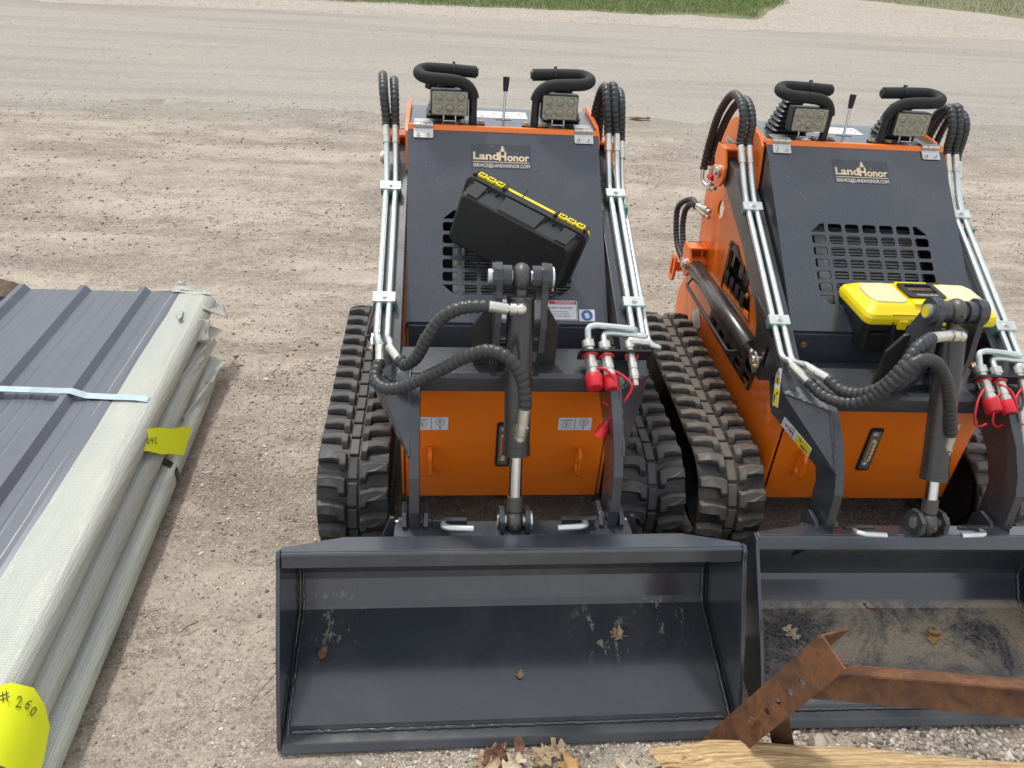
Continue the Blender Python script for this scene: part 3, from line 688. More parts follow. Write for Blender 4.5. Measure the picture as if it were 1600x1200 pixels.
FIT = ((.90, .944), (.78, .888))
def top_deck(root, v):
    td = MB(); td.box((-.286, .848, 1.108), (.286, 1.09, 1.113), M['hood'])
    for s in (-1, 1): td.prism([(.846, 1.105), (.846, 1.116), (1.09, 1.135), (1.09, 1.10)], 'x', s * .2875, s * .2915, M['orange'])
    td.prism([(.836, 1.103), (.841, 1.117), (.850, 1.118), (.850, 1.103)], 'x', -.2905, .2905, M['orange'])
    td.box((-.286, 1.088, .9), (.286, 1.092, 1.108), M['orange'])
    deck = td.build('top_deck', root, bevel=.001, seg=1)
    st = MB(); st.box((-.088, .965, 1.1131), (.083, 1.045, 1.1137), M['white'])
    for i in range(4):
        for j in range(2): st.mesh(text_mesh('+' if (i + j) % 2 else 'o', .018), T4(-.062 + i * .041, .985 + j * .036, 1.1141), M['ink'])
        if i: st.box((-.0455 + (i - 1) * .0427, .967, 1.1138), (-.0449 + (i - 1) * .0427, 1.043, 1.1141), M['ink'])
    st.build('control_sticker', deck)
    lv = MB(); lv.box((-.022, .942, 1.1131), (.030, .948, 1.1136), M['dark']); lv.cyl((.004, .946, 1.11), (.0075, .964, 1.205), .0045, M['zinc'], 10)
    lo = lv.build('throttle_lever', root)
    kb = MB(); kb.tube([(.0072, .962, 1.196), (.0080, .966, 1.216), (.0086, .969, 1.238)], .009, M['blackplastic'], 12, True, [.0075, .0095, .0105]); kb.build('lever_knob', lo)
    for s in (-1, 1):
        hb = MB(); X = lambda x: s * x
        pts = [(X(.095), .882, 1.116), (X(.094), .882, 1.178), (X(.100), .882, 1.205), (X(.114), .880, 1.224), (X(.138), .877, 1.236), (X(.175), .873, 1.241), (X(.215), .872, 1.243), (X(.240), .877, 1.245),
               (X(.256), .892, 1.249), (X(.259), .912, 1.252), (X(.250), .930, 1.255), (X(.232), .940, 1.257), (X(.200), .941, 1.257), (X(.150), .939, 1.256), (X(.086), .934, 1.254)]
        pth = spline(pts, 6); hb.tube(pth[8:], .0175, M['foam'], 18); hb.cyl(pts[0], pth[9], .0125, M['black'], 16)
        e = Vector(pts[-1]); d = (e - Vector(pts[-2])).normalized(); hb.cyl(e - d * .004, e + d * .006, .0135, M['blackplastic'], 18, .012)
        cl = Vector((X(.155), .939, 1.256)); hb.ring([cl + Vector((0, math.cos(a) * .018, math.sin(a) * .018)) for a in [2 * PI * i / 14 for i in range(14)]], .0035, M['blackplastic'])
        hb.box((X(.155) - .004, .935, 1.273), (X(.155) + .004, .945, 1.280), M['blackplastic'])
        h = hb.build('handlebar', root)
        ft = MB(); ft.mesh(flat_mesh([rrect(X(.098), .882, .080, .042, .012)], .005), T4(0, 0, 1.1158), M['black'])
        for dx in (-.028, .028): bolt(ft, (X(.098) + dx, .880, 1.118), (0, 0, 1), .0075, .007, M['brass'])
        ft.build('bar_foot', h, bevel=.001, seg=1)
        # work light
        wl = MB(); cx, cz = X(.1665), 1.1795; R = Matrix.Rotation(math.radians(-4), 3, 'X'); c = (cx, .86, cz)
        wl.box((-.056, -.004, -.036), (.056, .035, .036), M['blackplastic'], R, c)
        wl.box((-.050, .035, -.030), (.050, .052, .030), M['blackplastic'], R, c)
        for i in range(7): wl.box((-.046 + i * .0145, .052, -.026), (-.042 + i * .0145, .062, .026), M['blackplastic'], R, c)
        lo = wl.build('work_light', root, bevel=.005, seg=2)
        rf = MB()
        m4 = T4(*c) @ R.to_4x4() @ Matrix(((1, 0, 0, 0), (0, 0, -1, -.0045), (0, 1, 0, 0), (0, 0, 0, 1)))
        rf.mesh(flat_mesh([rrect(0, 0, .102, .064, .004)], .001), m4, M['hinge'])
        for i in range(3):
            for j in range(2):
                px, pz = -.033 + i * .033, -.0155 + j * .031
                rim = [m4 @ Vector((px + .0140 * math.cos(a), pz + .0140 * math.sin(a), .0012)) for a in [2 * PI * q / 18 for q in range(18)]]
                rf.ring(rim, .0012, M['chrome'], 6); rf.mesh(flat_mesh([circ(0, 0, .0135, 18)], .0006), m4 @ T4(px, pz, .001), M['ink']); rf.ball(m4 @ Vector((px, pz, .0)), .0105, M['chrome'], (1, .35, 1), 12); rf.ball(m4 @ Vector((px, pz, .004)), .0045, M['yellowink'], (1, .5, 1), 8)
        for a in (-1, 1): rf.ball(m4 @ Vector((a * .047, .0, .001)), .0022, M['chrome'], (1, 1, 1), 8)
        rf.build('led_reflector', lo)
        ln = MB(); ln.mesh(flat_mesh([rrect(0, 0, .106, .067, .005)], .0008), m4 @ T4(0, 0, .0075), M['lens']); ln.build('lens_film', lo)
        br = MB()
        for a in (-1, 1): br.tube([(cx + a * .018, .872, 1.150), (cx + a * .018, .865, 1.132), (cx + a * .018, .866, 1.119)], .0022, M['hinge'], 8)
        br.box((cx - .026, .858, 1.1135), (cx + .026, .885, 1.1165), M['hinge']); br.tube([(cx - .018, .856, 1.127), (cx + .018, .856, 1.127)], .0022, M['hinge'], 8)
        br.build('light_bracket', lo)
        # joystick boot behind the light
        jb = MB(); jx, jy = X(.178 if s < 0 else .190), .985; n = 7; vs = []; rings = []
        for i in range(n * 2 + 1):
            t = i / (n * 2); w = .060 - .034 * t + (.004 if i % 2 else -.003); z = 1.114 + .098 * t; rings.append([(jx + a, jy + b, z) for a, b in rrect(0, 0, w * 2, w * 1.7, w * .35, 3)])
        k = len(rings[0]); vs = [p for r in rings for p in r]
        jb.add(vs, [(i * k + q, i * k + (q + 1) % k, (i + 1) * k + (q + 1) % k, (i + 1) * k + q) for i in range(len(rings) - 1) for q in range(k)] + [tuple(range((len(rings) - 1) * k, len(rings) * k))], M['blackplastic'])
        jb.cyl((jx, jy, 1.21), (jx - s * .006, jy, 1.222), .024, M['blackplastic'], 14, .018)
        jb.build('joystick_boot', root)
        dm = MB(); dm.mesh(flat_mesh([rrect(X(.20), .883, .10, .045, .010)], .003), T4(0, 0, 1.1148), M['black']); dm.build('light_pad', deck)
    for i, (y_, z_) in enumerate(FIT):
        k = MB(); k.cyl((-.284, y_, z_), (-.312, y_ - .004, z_), .0085, M['steel'], 14); hex_nut(k, (-.296, y_ - .001, z_), (-.306, y_ - .003, z_), .0125); k.build('hydraulic_fitting', root)
    if v == 1:
        k = MB(); c = Vector((-.222, .99, 1.190)); k.cyl(c + Vector((0, 0, -.07)), c, .006, M['zinc'], 10)
        for i in range(6): a = 2 * PI * i / 6; k.cyl(c + Vector((math.cos(a) * .012, math.sin(a) * .012, 0)), c + Vector((math.cos(a) * .012, math.sin(a) * .012, .014)), .0085, M['blackplastic'], 10)
        k.cyl(c, c + Vector((0, 0, .018)), .014, M['blackplastic'], 14); k.build('star_knob', root)

def arms(root, A, v):
    cA, sA = math.cos(A), math.sin(A)
    def rot(p):
        dy, dz = p.y - PIVOT[0], p.z - PIVOT[1]; return Vector((p.x, PIVOT[0] + cA * dy - sA * dz, PIVOT[1] + sA * dy + cA * dz))
    # loader frame: two box beams, bent gussets, lower legs, cross beam
    am = MB(); P = M['arm']
    for s in (-1, 1):
        X = lambda x: s * x
        am.prism([(1.03, .985), (1.01, 1.012), (.975, 1.020), (.90, 1.015), (.714, .942), (.345, .783), (.19, .712), (.142, .675), (.142, .632), (.18, .590), (.268, .685), (.404, .727), (.677, .856), (.915, .930), (1.0, .940)], 'x', X(.292), X(.356), P)
        leg = [(.20, .700), (.05, .690), (-.024, .640), (-.076, .585), (-.106, .535), (-.126, .44), (-.122, .385), (-.112, .345), (-.09, .318), (-.06, .318), (-.038, .340), (-.022, .42), (-.006, .495), (.05, .555), (.13, .595), (.2, .62)]
        am.prism(leg, 'x', X(.238), X(.262), P)
        # bent outer wall that runs from the beam down to the leg, and the sloping gusset on its front
        a, b, c, d = (X(.3565), .143, .68), (X(.3565), .139, .632), (X(.2625), -.078, .583), (X(.2625), .052, .692)
        a2, b2, c2, d2 = [(q[0], q[1] + .034, q[2] - .046) for q in (a, b, c, d)]
        am.loft([a, b, c, d] if s > 0 else [d, c, b, a], [a2, b2, c2, d2] if s > 0 else [d2, c2, b2, a2], P)
        am.loft([(X(.3565), .143, .68), (X(.2625), .052, .692), (X(.2625), .15, .72), (X(.3565), .19, .713)][::(1 if s > 0 else -1)],
                [(X(.3565), .17, .62), (X(.2625), .09, .64), (X(.2625), .18, .66), (X(.3565), .21, .67)][::(1 if s > 0 else -1)], P)
        # weld seams
        wr = M['cast']
        for p, q in ((c, d), (a, d)):
            n = 26; pts = [Vector(p).lerp(Vector(q), i / n) + Vector((random.uniform(-.001, .001), -.002, random.uniform(-.001, .001))) for i in range(n + 1)]
            am.tube(pts, .004, P, 6, True, [random.uniform(.0032, .0052) for _ in pts])
        # lug for the lift cylinder
        m4 = Matrix(((0, 0, 1, X(.3590)), (1, 0, 0, 0), (0, 1, 0, 0), (0, 0, 0, 1)))
        am.mesh(flat_mesh([[(.47, .80), (.35, .785), (.20, .725), (.21, .67), (.285, .615), (.345, .62), (.375, .68), (.40, .735)], rrect(.285, .695, .022, .075, .010, 5)], .010), m4, M['black'])
    am.prism([(.113, .698), (.225, .706), (.232, .695), (.232, .650), (.222, .642), (.118, .638), (.106, .646), (.104, .688)], 'x', -.292, .292, P)
    am.xf(rot); arm = am.build('lift_arm', root, bevel=.0045, seg=3)
    # tower that carries the tilt cylinder
    tw = MB()
    for s in (-1, 1):
        tw.prism([(.112, .645), (.106, .705), (.062, .79), (.055, .86), (.076, .945), (.080, .975), (.092, .996), (.114, 1.004), (.136, .996), (.148, .978), (.150, .955), (.170, .90), (.195, .78), (.212, .705), (.205, .645)], 'x', s * .046, s * .062, P)
        tw.cyl((s * .024, .114, .967), (s * .046, .114, .967), .028, P, 22); tw.cyl((s * .060, .114, .967), (s * .070, .114, .967), .034, P, 24)
        tw.prism([(s * .063, .705), (s * .063, .872), (s * .076, .868), (s * .108, .815), (s * .108, .705)], 'y', .150, .160, M['black'])
    for z in (.73, .745, .76): tw.box((-.045, .165, z), (.045, .18, z + .006), P)
    tw.xf(rot); t = tw.build('tilt_tower', root, bevel=.002)
    pn = MB(); pn.cyl((-.074, .114, .967), (.078, .114, .967), .016, M['zinc'], 20); pn.cyl((-.079, .114, .967), (-.068, .114, .967), .0185, M['zinc'], 20); pn.cyl((.071, .114, .967), (.076, .114, .967), .026, M['zinc'], 24)
    bolt(pn, (.072, .135, .925), (1, 0, 0), .006, .010, M['brass']); pn.xf(rot); pn.build('tower_pin', t)
    if v == 2:
        cp = MB(); cp.cyl((-.0798, .114, .967), (-.0792, .114, .967), .015, M['yellowink'], 20); cp.xf(rot); cp.build('pin_cap', t)
    # tilt cylinder, world end fixed at the bucket pin
    top = rot(Vector((0, .114, .967))); low = Vector((0, -.109, .398)); d = (low - top).normalized()
    cb = MB(); cb.ball(top, .0345, M['cast'], (.72, 1, 1), 20); cb.cyl(top + d * .02, top + d * .052, .017, M['cast'], 18)
    a = top + d * .046; b = top + d * .436
    cb.cyl(a, b - d * .001, .0332, M['tube'], 36); cb.cyl(b - d * .024, b, .0345, M['tube'], 36)
    sd_ = Vector((1, 0, 0)); cb.cyl(a - d * .001, a + d * .004, .0338, M['cast'], 36)
    cb.cyl(b - d * .12, b - d * .119, .0337, M['cast'], 30)
    gr = top + Vector((0, -.030, .006)); cb.cyl(gr, gr + Vector((0, -.010, .002)), .005, M['cast'], 8)
    cyl = cb.build('tilt_cylinder', root)
    rd = MB(); rd.cyl(b, low - d * .045, .0165, M['chrome'], 24); rd.cyl(low - d * .065, low - d * .028, .020, M['cast'], 24); rd.ball(low, .0315, M['cast'], (.78, 1, 1), 18); rd.cyl(low + Vector((0, -.028, .006)), low + Vector((0, -.036, .008)), .005, M['cast'], 8)
    rd.build('cylinder_rod', cyl)
    # zinc tubes on the arms with their clamps
    zl = lambda y: .962 + .4385 * (y - .714)
    for s in (-1, 1):
        for y in (.714, .326):
            clb = MB(); cz = zl(y); R = Matrix.Rotation(math.atan(.4385), 3, 'X'); c = (s * .339, y, cz)
            clb.box((-.030, -.016, .002), (.030, .016, .0135), M['zinc'], R, c)
            clb.box((-.029, -.0155, -.018), (.029, .0155, .002), M['clampgreen'], R, c)
            n = R @ Vector((0, 0, 1)); bolt(clb, Vector(c) + n * .0135, n, .0065, .006, M['steel'])
            clb.xf(rot); clb.build('tube_clamp', arm, bevel=.0015, seg=1)
        if s > 0:
            gc = MB(); gc.box((.352, .655, .915), (.372, .685, .945), M['clampgreen']); gc.xf(rot); gc.build('side_clamp', arm, bevel=.0015, seg=1)
        xs = (.3255, .3525) if s < 0 else (.3255, .3525, .371)
        for k, x in enumerate(xs):
            off = 0 if k < 2 else -.022
            up = [(s * (x + .004), .842, zl(.842) + .042 + off), (s * (x + .002), .80, zl(.80) + .020 + off), (s * x, .745, zl(.745) + off)]
            if s < 0:
                dn = ([(-.3525, .215, zl(.215)), (-.346, .172, .762), (-.341, .157, .741)] if k == 1 else [(-.3255, .205, zl(.205)), (-.315, .140, .775), (-.309, .115, .763)])
            else:
                dn = ([(.3255, .232, zl(.232) + .002), (.322, .195, .785), (.215, .205, .790), (.193, .200, .786), (.193, .169, .757)],
                      [(.3525, .225, zl(.225)), (.350, .190, .766), (.262, .200, .770), (.236, .196, .770), (.235, .164, .756)],
                      [(.371, .225, zl(.225) - .02), (.384, .172, .742), (.380, .160, .752), (.336, .165, .762)])[k]
            tb = MB(); tb.tube(fillet(up + dn, .026, 6), .0085 if k < 2 else .007, M['zinc'], 14)
            tb.xf(rot); tb.build('hydraulic_tube', arm)
            # hose over the top of the arm
            hs = MB(); t0 = Vector(up[0]); dr = (Vector(up[0]) - Vector(up[1])).normalized()
            t1 = t0 + dr * .020 ; t2 = t1 + dr * .034
            hex_nut(hs, t0 - dr * .004, t1, .0125); hs.cyl(t1, t2, .0108, M['steel'], 14)
            if s < 0: apx = [(-.332 - .033 * k, .905, 1.165 + .020 * k), (-.336 - .034 * k, .960, 1.205 + .014 * k), (-.340 - .034 * k, 1.03, 1.195 + .014 * k), (-.344 - .032 * k, 1.10, 1.12 + .01 * k), (-.345 - .026 * k, 1.145, 1.02), (-.345 - .026 * k, 1.150, .955 - .02 * k), (-.345 - .026 * k, 1.145, .93 - .02 * k)]
            else: apx = [((.320, .344, .366)[k], .895, 1.180), ((.318, .342, .366)[k], .940, (1.226, 1.230, 1.212)[k]), ((.312, .332, .362)[k], .985, 1.200), ((.305, .325, .360)[k], 1.005, 1.12), ((.305, .33, .365)[k], 1.01, 1.0)]
            rt2 = rot(t2); hose_pts = [t2, t2 + dr * .02] + [Vector(p) for p in apx]
            hose(hs, hose_pts, .0135 if k < 2 else .0118, .0150); hs.xf(lambda p: rot(p)); hs.build('hydraulic_hose', root)
    # end fittings at the pivot on the left side
    ef = MB()
    for dx in (0, .03):
        ef.tube(fillet([(-.345 - dx, 1.145, .925), (-.346 - dx, 1.13, .885), (-.36 , 1.08 + dx * .3, .875), (-.36, 1.02, .895)], .02), .007, M['steel'], 10)
        hex_nut(ef, (-.36, 1.085, .876 + dx * .3), (-.36, 1.06, .882 + dx * .3), .011)
    ef.cyl((-.36, 1.10, .912), (-.36, 1.06, .918), .011, M['red'], 12)
    ef.build('elbow_fitting', root)
    # lift cylinders
    for s in (-1, 1):
        a = Vector((s * .340, 1.135, .558)); b = rot(Vector((s * .372, .325, .655))); a.x = s * .345; b.x = s * .362; d = (b - a).normalized(); L = (b - a).length
        lc = MB(); lc.cyl(a, a + d * .05, .020, M['tube'], 18); lc.ball(a, .028, M['tube'], (.8, 1, 1)); e = a + d * (L - .075)
        lc.tube([a + d * .045, a + d * .05, e - d * .002, e], .032, M['tube'], 28, True, [.026, .032, .032, .029])
        lc.cyl(e - d * .13, e - d * .129, .0324, M['cast'], 28)
        p0 = a + d * .06 + Vector((s * .02, 0, .0)); p1 = e + Vector((0, 0, -.02)); side = Vector((s * .040, -.005, -.030))
        lc.tube(fillet([a + d * .10 + side * .6, a + d * .12 + side * 1.2, e + side * 1.2 - d * .05, e + side * .5 - d * .02], .02), .006, M['black'], 10)
        lo = lc.build('lift_cylinder', root)
        rd2 = MB(); rd2.cyl(e, b, .014, M['chrome'], 20); rd2.cyl(b - d * .03, b, .018, M['cast'], 18); rd2.build('cylinder_rod', lo)
        pn = MB(); pn.cyl(b + Vector((-s * .02, 0, 0)), b + Vector((s * .012, 0, 0)), .016, M['steel'], 18)
        m4 = Matrix(((0, 0, 1, b.x + s * .013), (1, 0, 0, b.y), (0, 1, 0, b.z), (0, 0, 0, 1)))
        pn.mesh(flat_mesh([rrect(-.004, .002, .062, .046, .018)], .006), m4 @ Matrix.Rotation(.45, 4, 'Z'), M['hinge']); pn.cyl(b + Vector((s * .015, .006, 0)), b + Vector((s * .019, .006, 0)), .013, M['steel'], 16); bolt(pn, b + Vector((s * .016, -.02, -.006)), (s, 0, 0), .006, .006, M['brass'])
        pn.build('pivot_pin', lo, bevel=.001, seg=1)
        hs = MB()
        for q in (0, .026): hose(hs, [(s * (.355 + q * .3), 1.10 + q * 2, .56 - q), (s * (.362 + q * .5), 1.20 + q * 2.5, .575), (s * (.366 + q * .5), 1.27 + q * 2, .64), (s * (.364 + q * .5), 1.29 + q * 2, .71), (s * .356, 1.25 + q, .755 + q * .3), (s * .350, 1.21, .757 + q * .3)], .0115, .0140)
        for q in (0, .02): hs.cyl((s * .350, 1.215, .757 + q * .4), (s * .325, 1.12, .752 + q), .0085, M['steel'], 12); hex_nut(hs, (s * .338, 1.17, .755 + q * .7), (s * .330, 1.14, .753 + q), .012)
        hs.build('hydraulic_hose', root)
    # coupler plate with three quick couplers and their red caps
    cpm = MB(); d = Vector((.05, -.86, -.50)).normalized(); X = Vector((1, 0, 0)); Y = d.cross(X).normalized() * -1
    c = Vector((.262, .142, .738)); m4 = frame(c, X, Vector((0, -.50, .86)))
    cpm.mesh(flat_mesh([[(-.098, -.022), (.088, -.022), (.095, .006), (.088, .026), (-.088, .026), (-.098, .010)]], .006), m4, M['black'])
    cpm.box((.20, .15, .690), (.21, .20, .735), M['black'])
    cpm.xf(rot); cp = cpm.build('coupler_plate', arm, bevel=.001, seg=1)
    sc = MB()
    for k, (x, y, z, L, r) in enumerate(((.193, .169, .755, .120, .0175), (.235, .164, .755, .118, .0165), (.300, .165, .758, .100, .0130))):
        q = MB(); o = Vector((x, y, z)); dd = Vector((.06 if k < 2 else .04, -.86, -.50)).normalized()
        hex_nut(q, o - dd * .006, o + dd * .014, r * 1.05); q.cyl(o + dd * .014, o + dd * .03, r * .75, M['steel'], 16)
        hex_nut(q, o + dd * .030, o + dd * .042, r * 1.02); q.cyl(o + dd * .042, o + dd * .058, r * .92, M['steel'], 20); hex_nut(q, o + dd * .058, o + dd * .074, r * 1.05)
        q.cyl(o + dd * .074, o + dd * .080, r * .86, M['steel'], 20); q.cyl(o + dd * .080, o + dd * .098, r * 1.0, M['steel'], 22)
        if k == 2:
            q.cyl(o + dd * .098, o + dd * .104, r * .9, M['steel'], 18); q.cyl(o + dd * .104, o + dd * .112, r * .6, M['steel'], 16); q.cyl(o + dd * .112, o + dd * .122, r * .72, M['steel'], 18, r * .55)
            el = Vector((.336, .165, .762)); hex_nut(q, el + Vector((.018, 0, 0)), el + Vector((-.006, 0, 0)), .0115); q.tube(fillet([el, (.302, .168, .766), (.300, .166, .758)], .012), .011, M['steel'], 12)
        q.xf(rot); q.build('quick_coupler', cp)
        if k < 2:
            cM = MB(); e = o + dd * .092; rr = r * (1.28 if k == 0 else 1.12)
            cM.tube([e, e + dd * .002, e + dd * .034, e + dd * .037], rr, M['red'], 24, True, [rr * .96, rr, rr * .97, rr * .86])
            up = o + dd * .036; u = dd.orthogonal().normalized(); w = dd.cross(u)
            sc.ring([up + (u * math.cos(t) + w * math.sin(t)) * r * 1.12 for t in [2 * PI * i / 16 for i in range(16)]], .0028, M['red'], 8)
            cM.xf(rot); cM.build('dust_cap', cp)
    if v == 1:
        lace = [(.205, .095, .726), (.225, .080, .733), (.250, .060, .712), (.262, .045, .672), (.258, .038, .652), (.248, .032, .640), (.236, .022, .615)]
        lace2 = [(.248, .095, .722), (.275, .075, .715), (.293, .055, .700), (.283, .045, .672), (.262, .040, .650), (.236, .045, .648), (.222, .048, .655)]
        sc.tube(spline(lace, 8), .0035, M['red'], 8); sc.tube(spline(lace2, 8), .0033, M['red'], 8)
        a = Vector((.236, .022, .615)); dd = Vector((-.35, -.35, -.6)).normalized(); sc.tube([a, a + dd * .016, a + dd * .018, a + dd * .048], .01, M['red'], 20, True, [.0085, .0105, .0145, .0175])
        t3 = Vector((.303, .135, .740)); sc.ring([t3 + Vector((math.cos(t) * .016, math.sin(t) * .008, math.sin(t) * .013)) for t in [2 * PI * i / 16 for i in range(16)]], .0026, M['red'], 8)
    else:
        for ox in (0, .052, .105):
            lace = [(.190 + ox, .115, .735), (.165 + ox, .090, .715), (.150 + ox, .062, .690), (.155 + ox, .050, .660), (.172 + ox, .048, .648), (.192 + ox, .052, .655)]
            sc.tube(spline(lace, 8), .0033, M['red'], 8)
        sc.tube(spline([(.22, .12, .742), (.25, .10, .735), (.262, .07, .71), (.268, .055, .675), (.262, .05, .66)], 8), .0033, M['red'], 8)
    sc.xf(rot); sc.build('cap_lanyard', cp)
    if v == 1: return
    # warning stickers on the outer side of the arm
    for k in (0, 1):
        st = MB()
        if k == 0: m4 = frame((-.3575, .172, .672), (0, 1, .25), (0, -.38, 1)); m4 = frame((-.3575, .176, .672), (0, -.90, .42), (0, .42, .90)); w, h = .036, .110
        else: m4 = frame((-.3128, .0365, .5975), (.0, -.594, .804), (.37, .925, .3)); bq_, cq_, eq_ = Vector((-.3565, .139, .632)), Vector((-.2625, -.078, .583)), Vector((0, .034, -.046)); zq_ = (cq_ - bq_).cross(eq_).normalized(); zq_ = zq_ if zq_.x < 0 else -zq_; yq_ = (bq_ - cq_).normalized(); m4 = frame(bq_.lerp(cq_, .42) + eq_ * .52 + zq_ * .001, yq_.cross(zq_), yq_); w, h = .044, .118
        st.mesh(flat_mesh([rrect(0, 0, w, h, .003)], .0006), m4 @ T4(0, 0, .001), M['white'])
        st.mesh(flat_mesh([[(-w * .46, -h * .48), (w * .46, -h * .48), (w * .46, -h * .02), (-w * .46, -h * .02)]], .0005), m4 @ T4(0, 0, .0016), M['yellowink'])
        tri = [(-w * .40, h * .10), (w * .40, h * .10), (0, h * .42)]
        st.mesh(flat_mesh([tri], .0005), m4 @ T4(0, 0, .0016), M['ink']); st.mesh(flat_mesh([[(a * .78, (b - h * .2) * .72 + h * .19) for a, b in tri]], .0005), m4 @ T4(0, 0, .0021), M['yellowink' if k == 0 else 'white'])
        st.mesh(flat_mesh([[(-.003, h * .12), (.003, h * .12), (.004, h * .22), (0, h * .26), (-.004, h * .2)]], .0005), m4 @ T4(0, 0, .0026), M['ink'])
        st.mesh(flat_mesh([[(-.010, -h * .42), (-.006, -h * .42), (-.004, -h * .20), (-.012, -h * .20)]], .0005), m4 @ T4(0, 0, .0021), M['ink'])
        st.mesh(flat_mesh([[(.0, -h * .16), (.012, -h * .10), (.013, -h * .12), (.002, -h * .19)]], .0005), m4 @ T4(0, 0, .0021), M['ink'])
        st.xf(rot); st.build('warning_sticker', arm)

def tilt_hoses(root, v):
    if v == 1:
        h1 = [(-.309, .115, .763), (-.298, .098, .755), (-.292, .090, .751), (-.273, .070, .747), (-.244, .050, .785), (-.220, .040, .842), (-.187, .040, .894), (-.141, .035, .924), (-.080, .035, .930)]
        f1 = [(-.080, .035, .930), (-.036, .035, .923)]; e1 = [(-.036, .035, .923), (-.004, .035, .922), (0.0, .075, .918)]
        h2 = [(-.341, .157, .741), (-.340, .138, .732), (-.339, .120, .724), (-.349, .080, .702), (-.325, .040, .699), (-.278, .020, .716), (-.201, .0, .770), (-.128, -.020, .828), (-.079, -.040, .856), (-.036, -.060, .848), (-.006, -.075, .807), (.005, -.090, .756), (.005, -.095, .736)]
        f2 = [(.005, -.095, .736), (.003, -.100, .694)]; e2 = [(.003, -.100, .694), (-.001, -.100, .654), (0.0, -.04, .640)]
    else:
        h1 = [(-.334, .090, .741), (-.320, .072, .738), (-.307, .060, .736), (-.282, .020, .726), (-.256, -.020, .744), (-.228, -.050, .787), (-.206, -.060, .845), (-.172, -.040, .892), (-.128, -.010, .900)]
        f1 = [(-.128, -.010, .900), (-.066, .020, .890)]; e1 = [(-.066, .020, .890), (-.020, .035, .880), (-.010, .07, .872)]
        h2 = [(-.368, .120, .727), (-.355, .098, .719), (-.343, .080, .712), (-.312, .030, .699), (-.272, -.020, .715), (-.236, -.050, .763), (-.216, -.070, .817), (-.190, -.075, .872), (-.145, -.070, .872), (-.095, -.055, .828), (-.050, -.045, .762), (-.010, -.045, .675), (.004, -.045, .640)]
        f2 = [(.004, -.045, .640), (.010, -.045, .598)]; e2 = [(.010, -.045, .598), (.014, -.045, .565), (.0, -.02, .560)]
    for hs, f, e in ((h1, f1, e1), (h2, f2, e2)):
        m = MB(); a, b, c = Vector(hs[0]), Vector(hs[1]), Vector(hs[2]); d0 = (a - b).normalized()
        hex_nut(m, a + d0 * .012, a - d0 * .008, .0125); m.cyl(a - d0 * .008, c, .0118, M['steel'], 16)
        hose(m, hs[2:], .0156, .0160)
        p, q = Vector(f[0]), Vector(f[1]); m.cyl(p, q, .0135, M['steel'], 18); g = (Vector(e[1]) - Vector(e[0])); 
        q2 = q + g * .18; m.cyl(q, q2, .009, M['steel'], 12); hex_nut(m, q2, q + g * .62, .0155); m.cyl(q + g * .62, q + g * .72, .010, M['steel'], 12)
        m.tube(fillet([q + g * .72, Vector(e[1]), Vector(e[2])], .010, 4), .0135, M['steel'], 8); m.ball(e[1], .0138, M['steel'], (1, 1, 1), 12); w = (Vector(e[2]) - Vector(e[1]))
        m.cyl(Vector(e[1]) + w * .28, Vector(e[1]) + w, .0185, M['cast'], 20)
        m.build('hydraulic_hose', root)

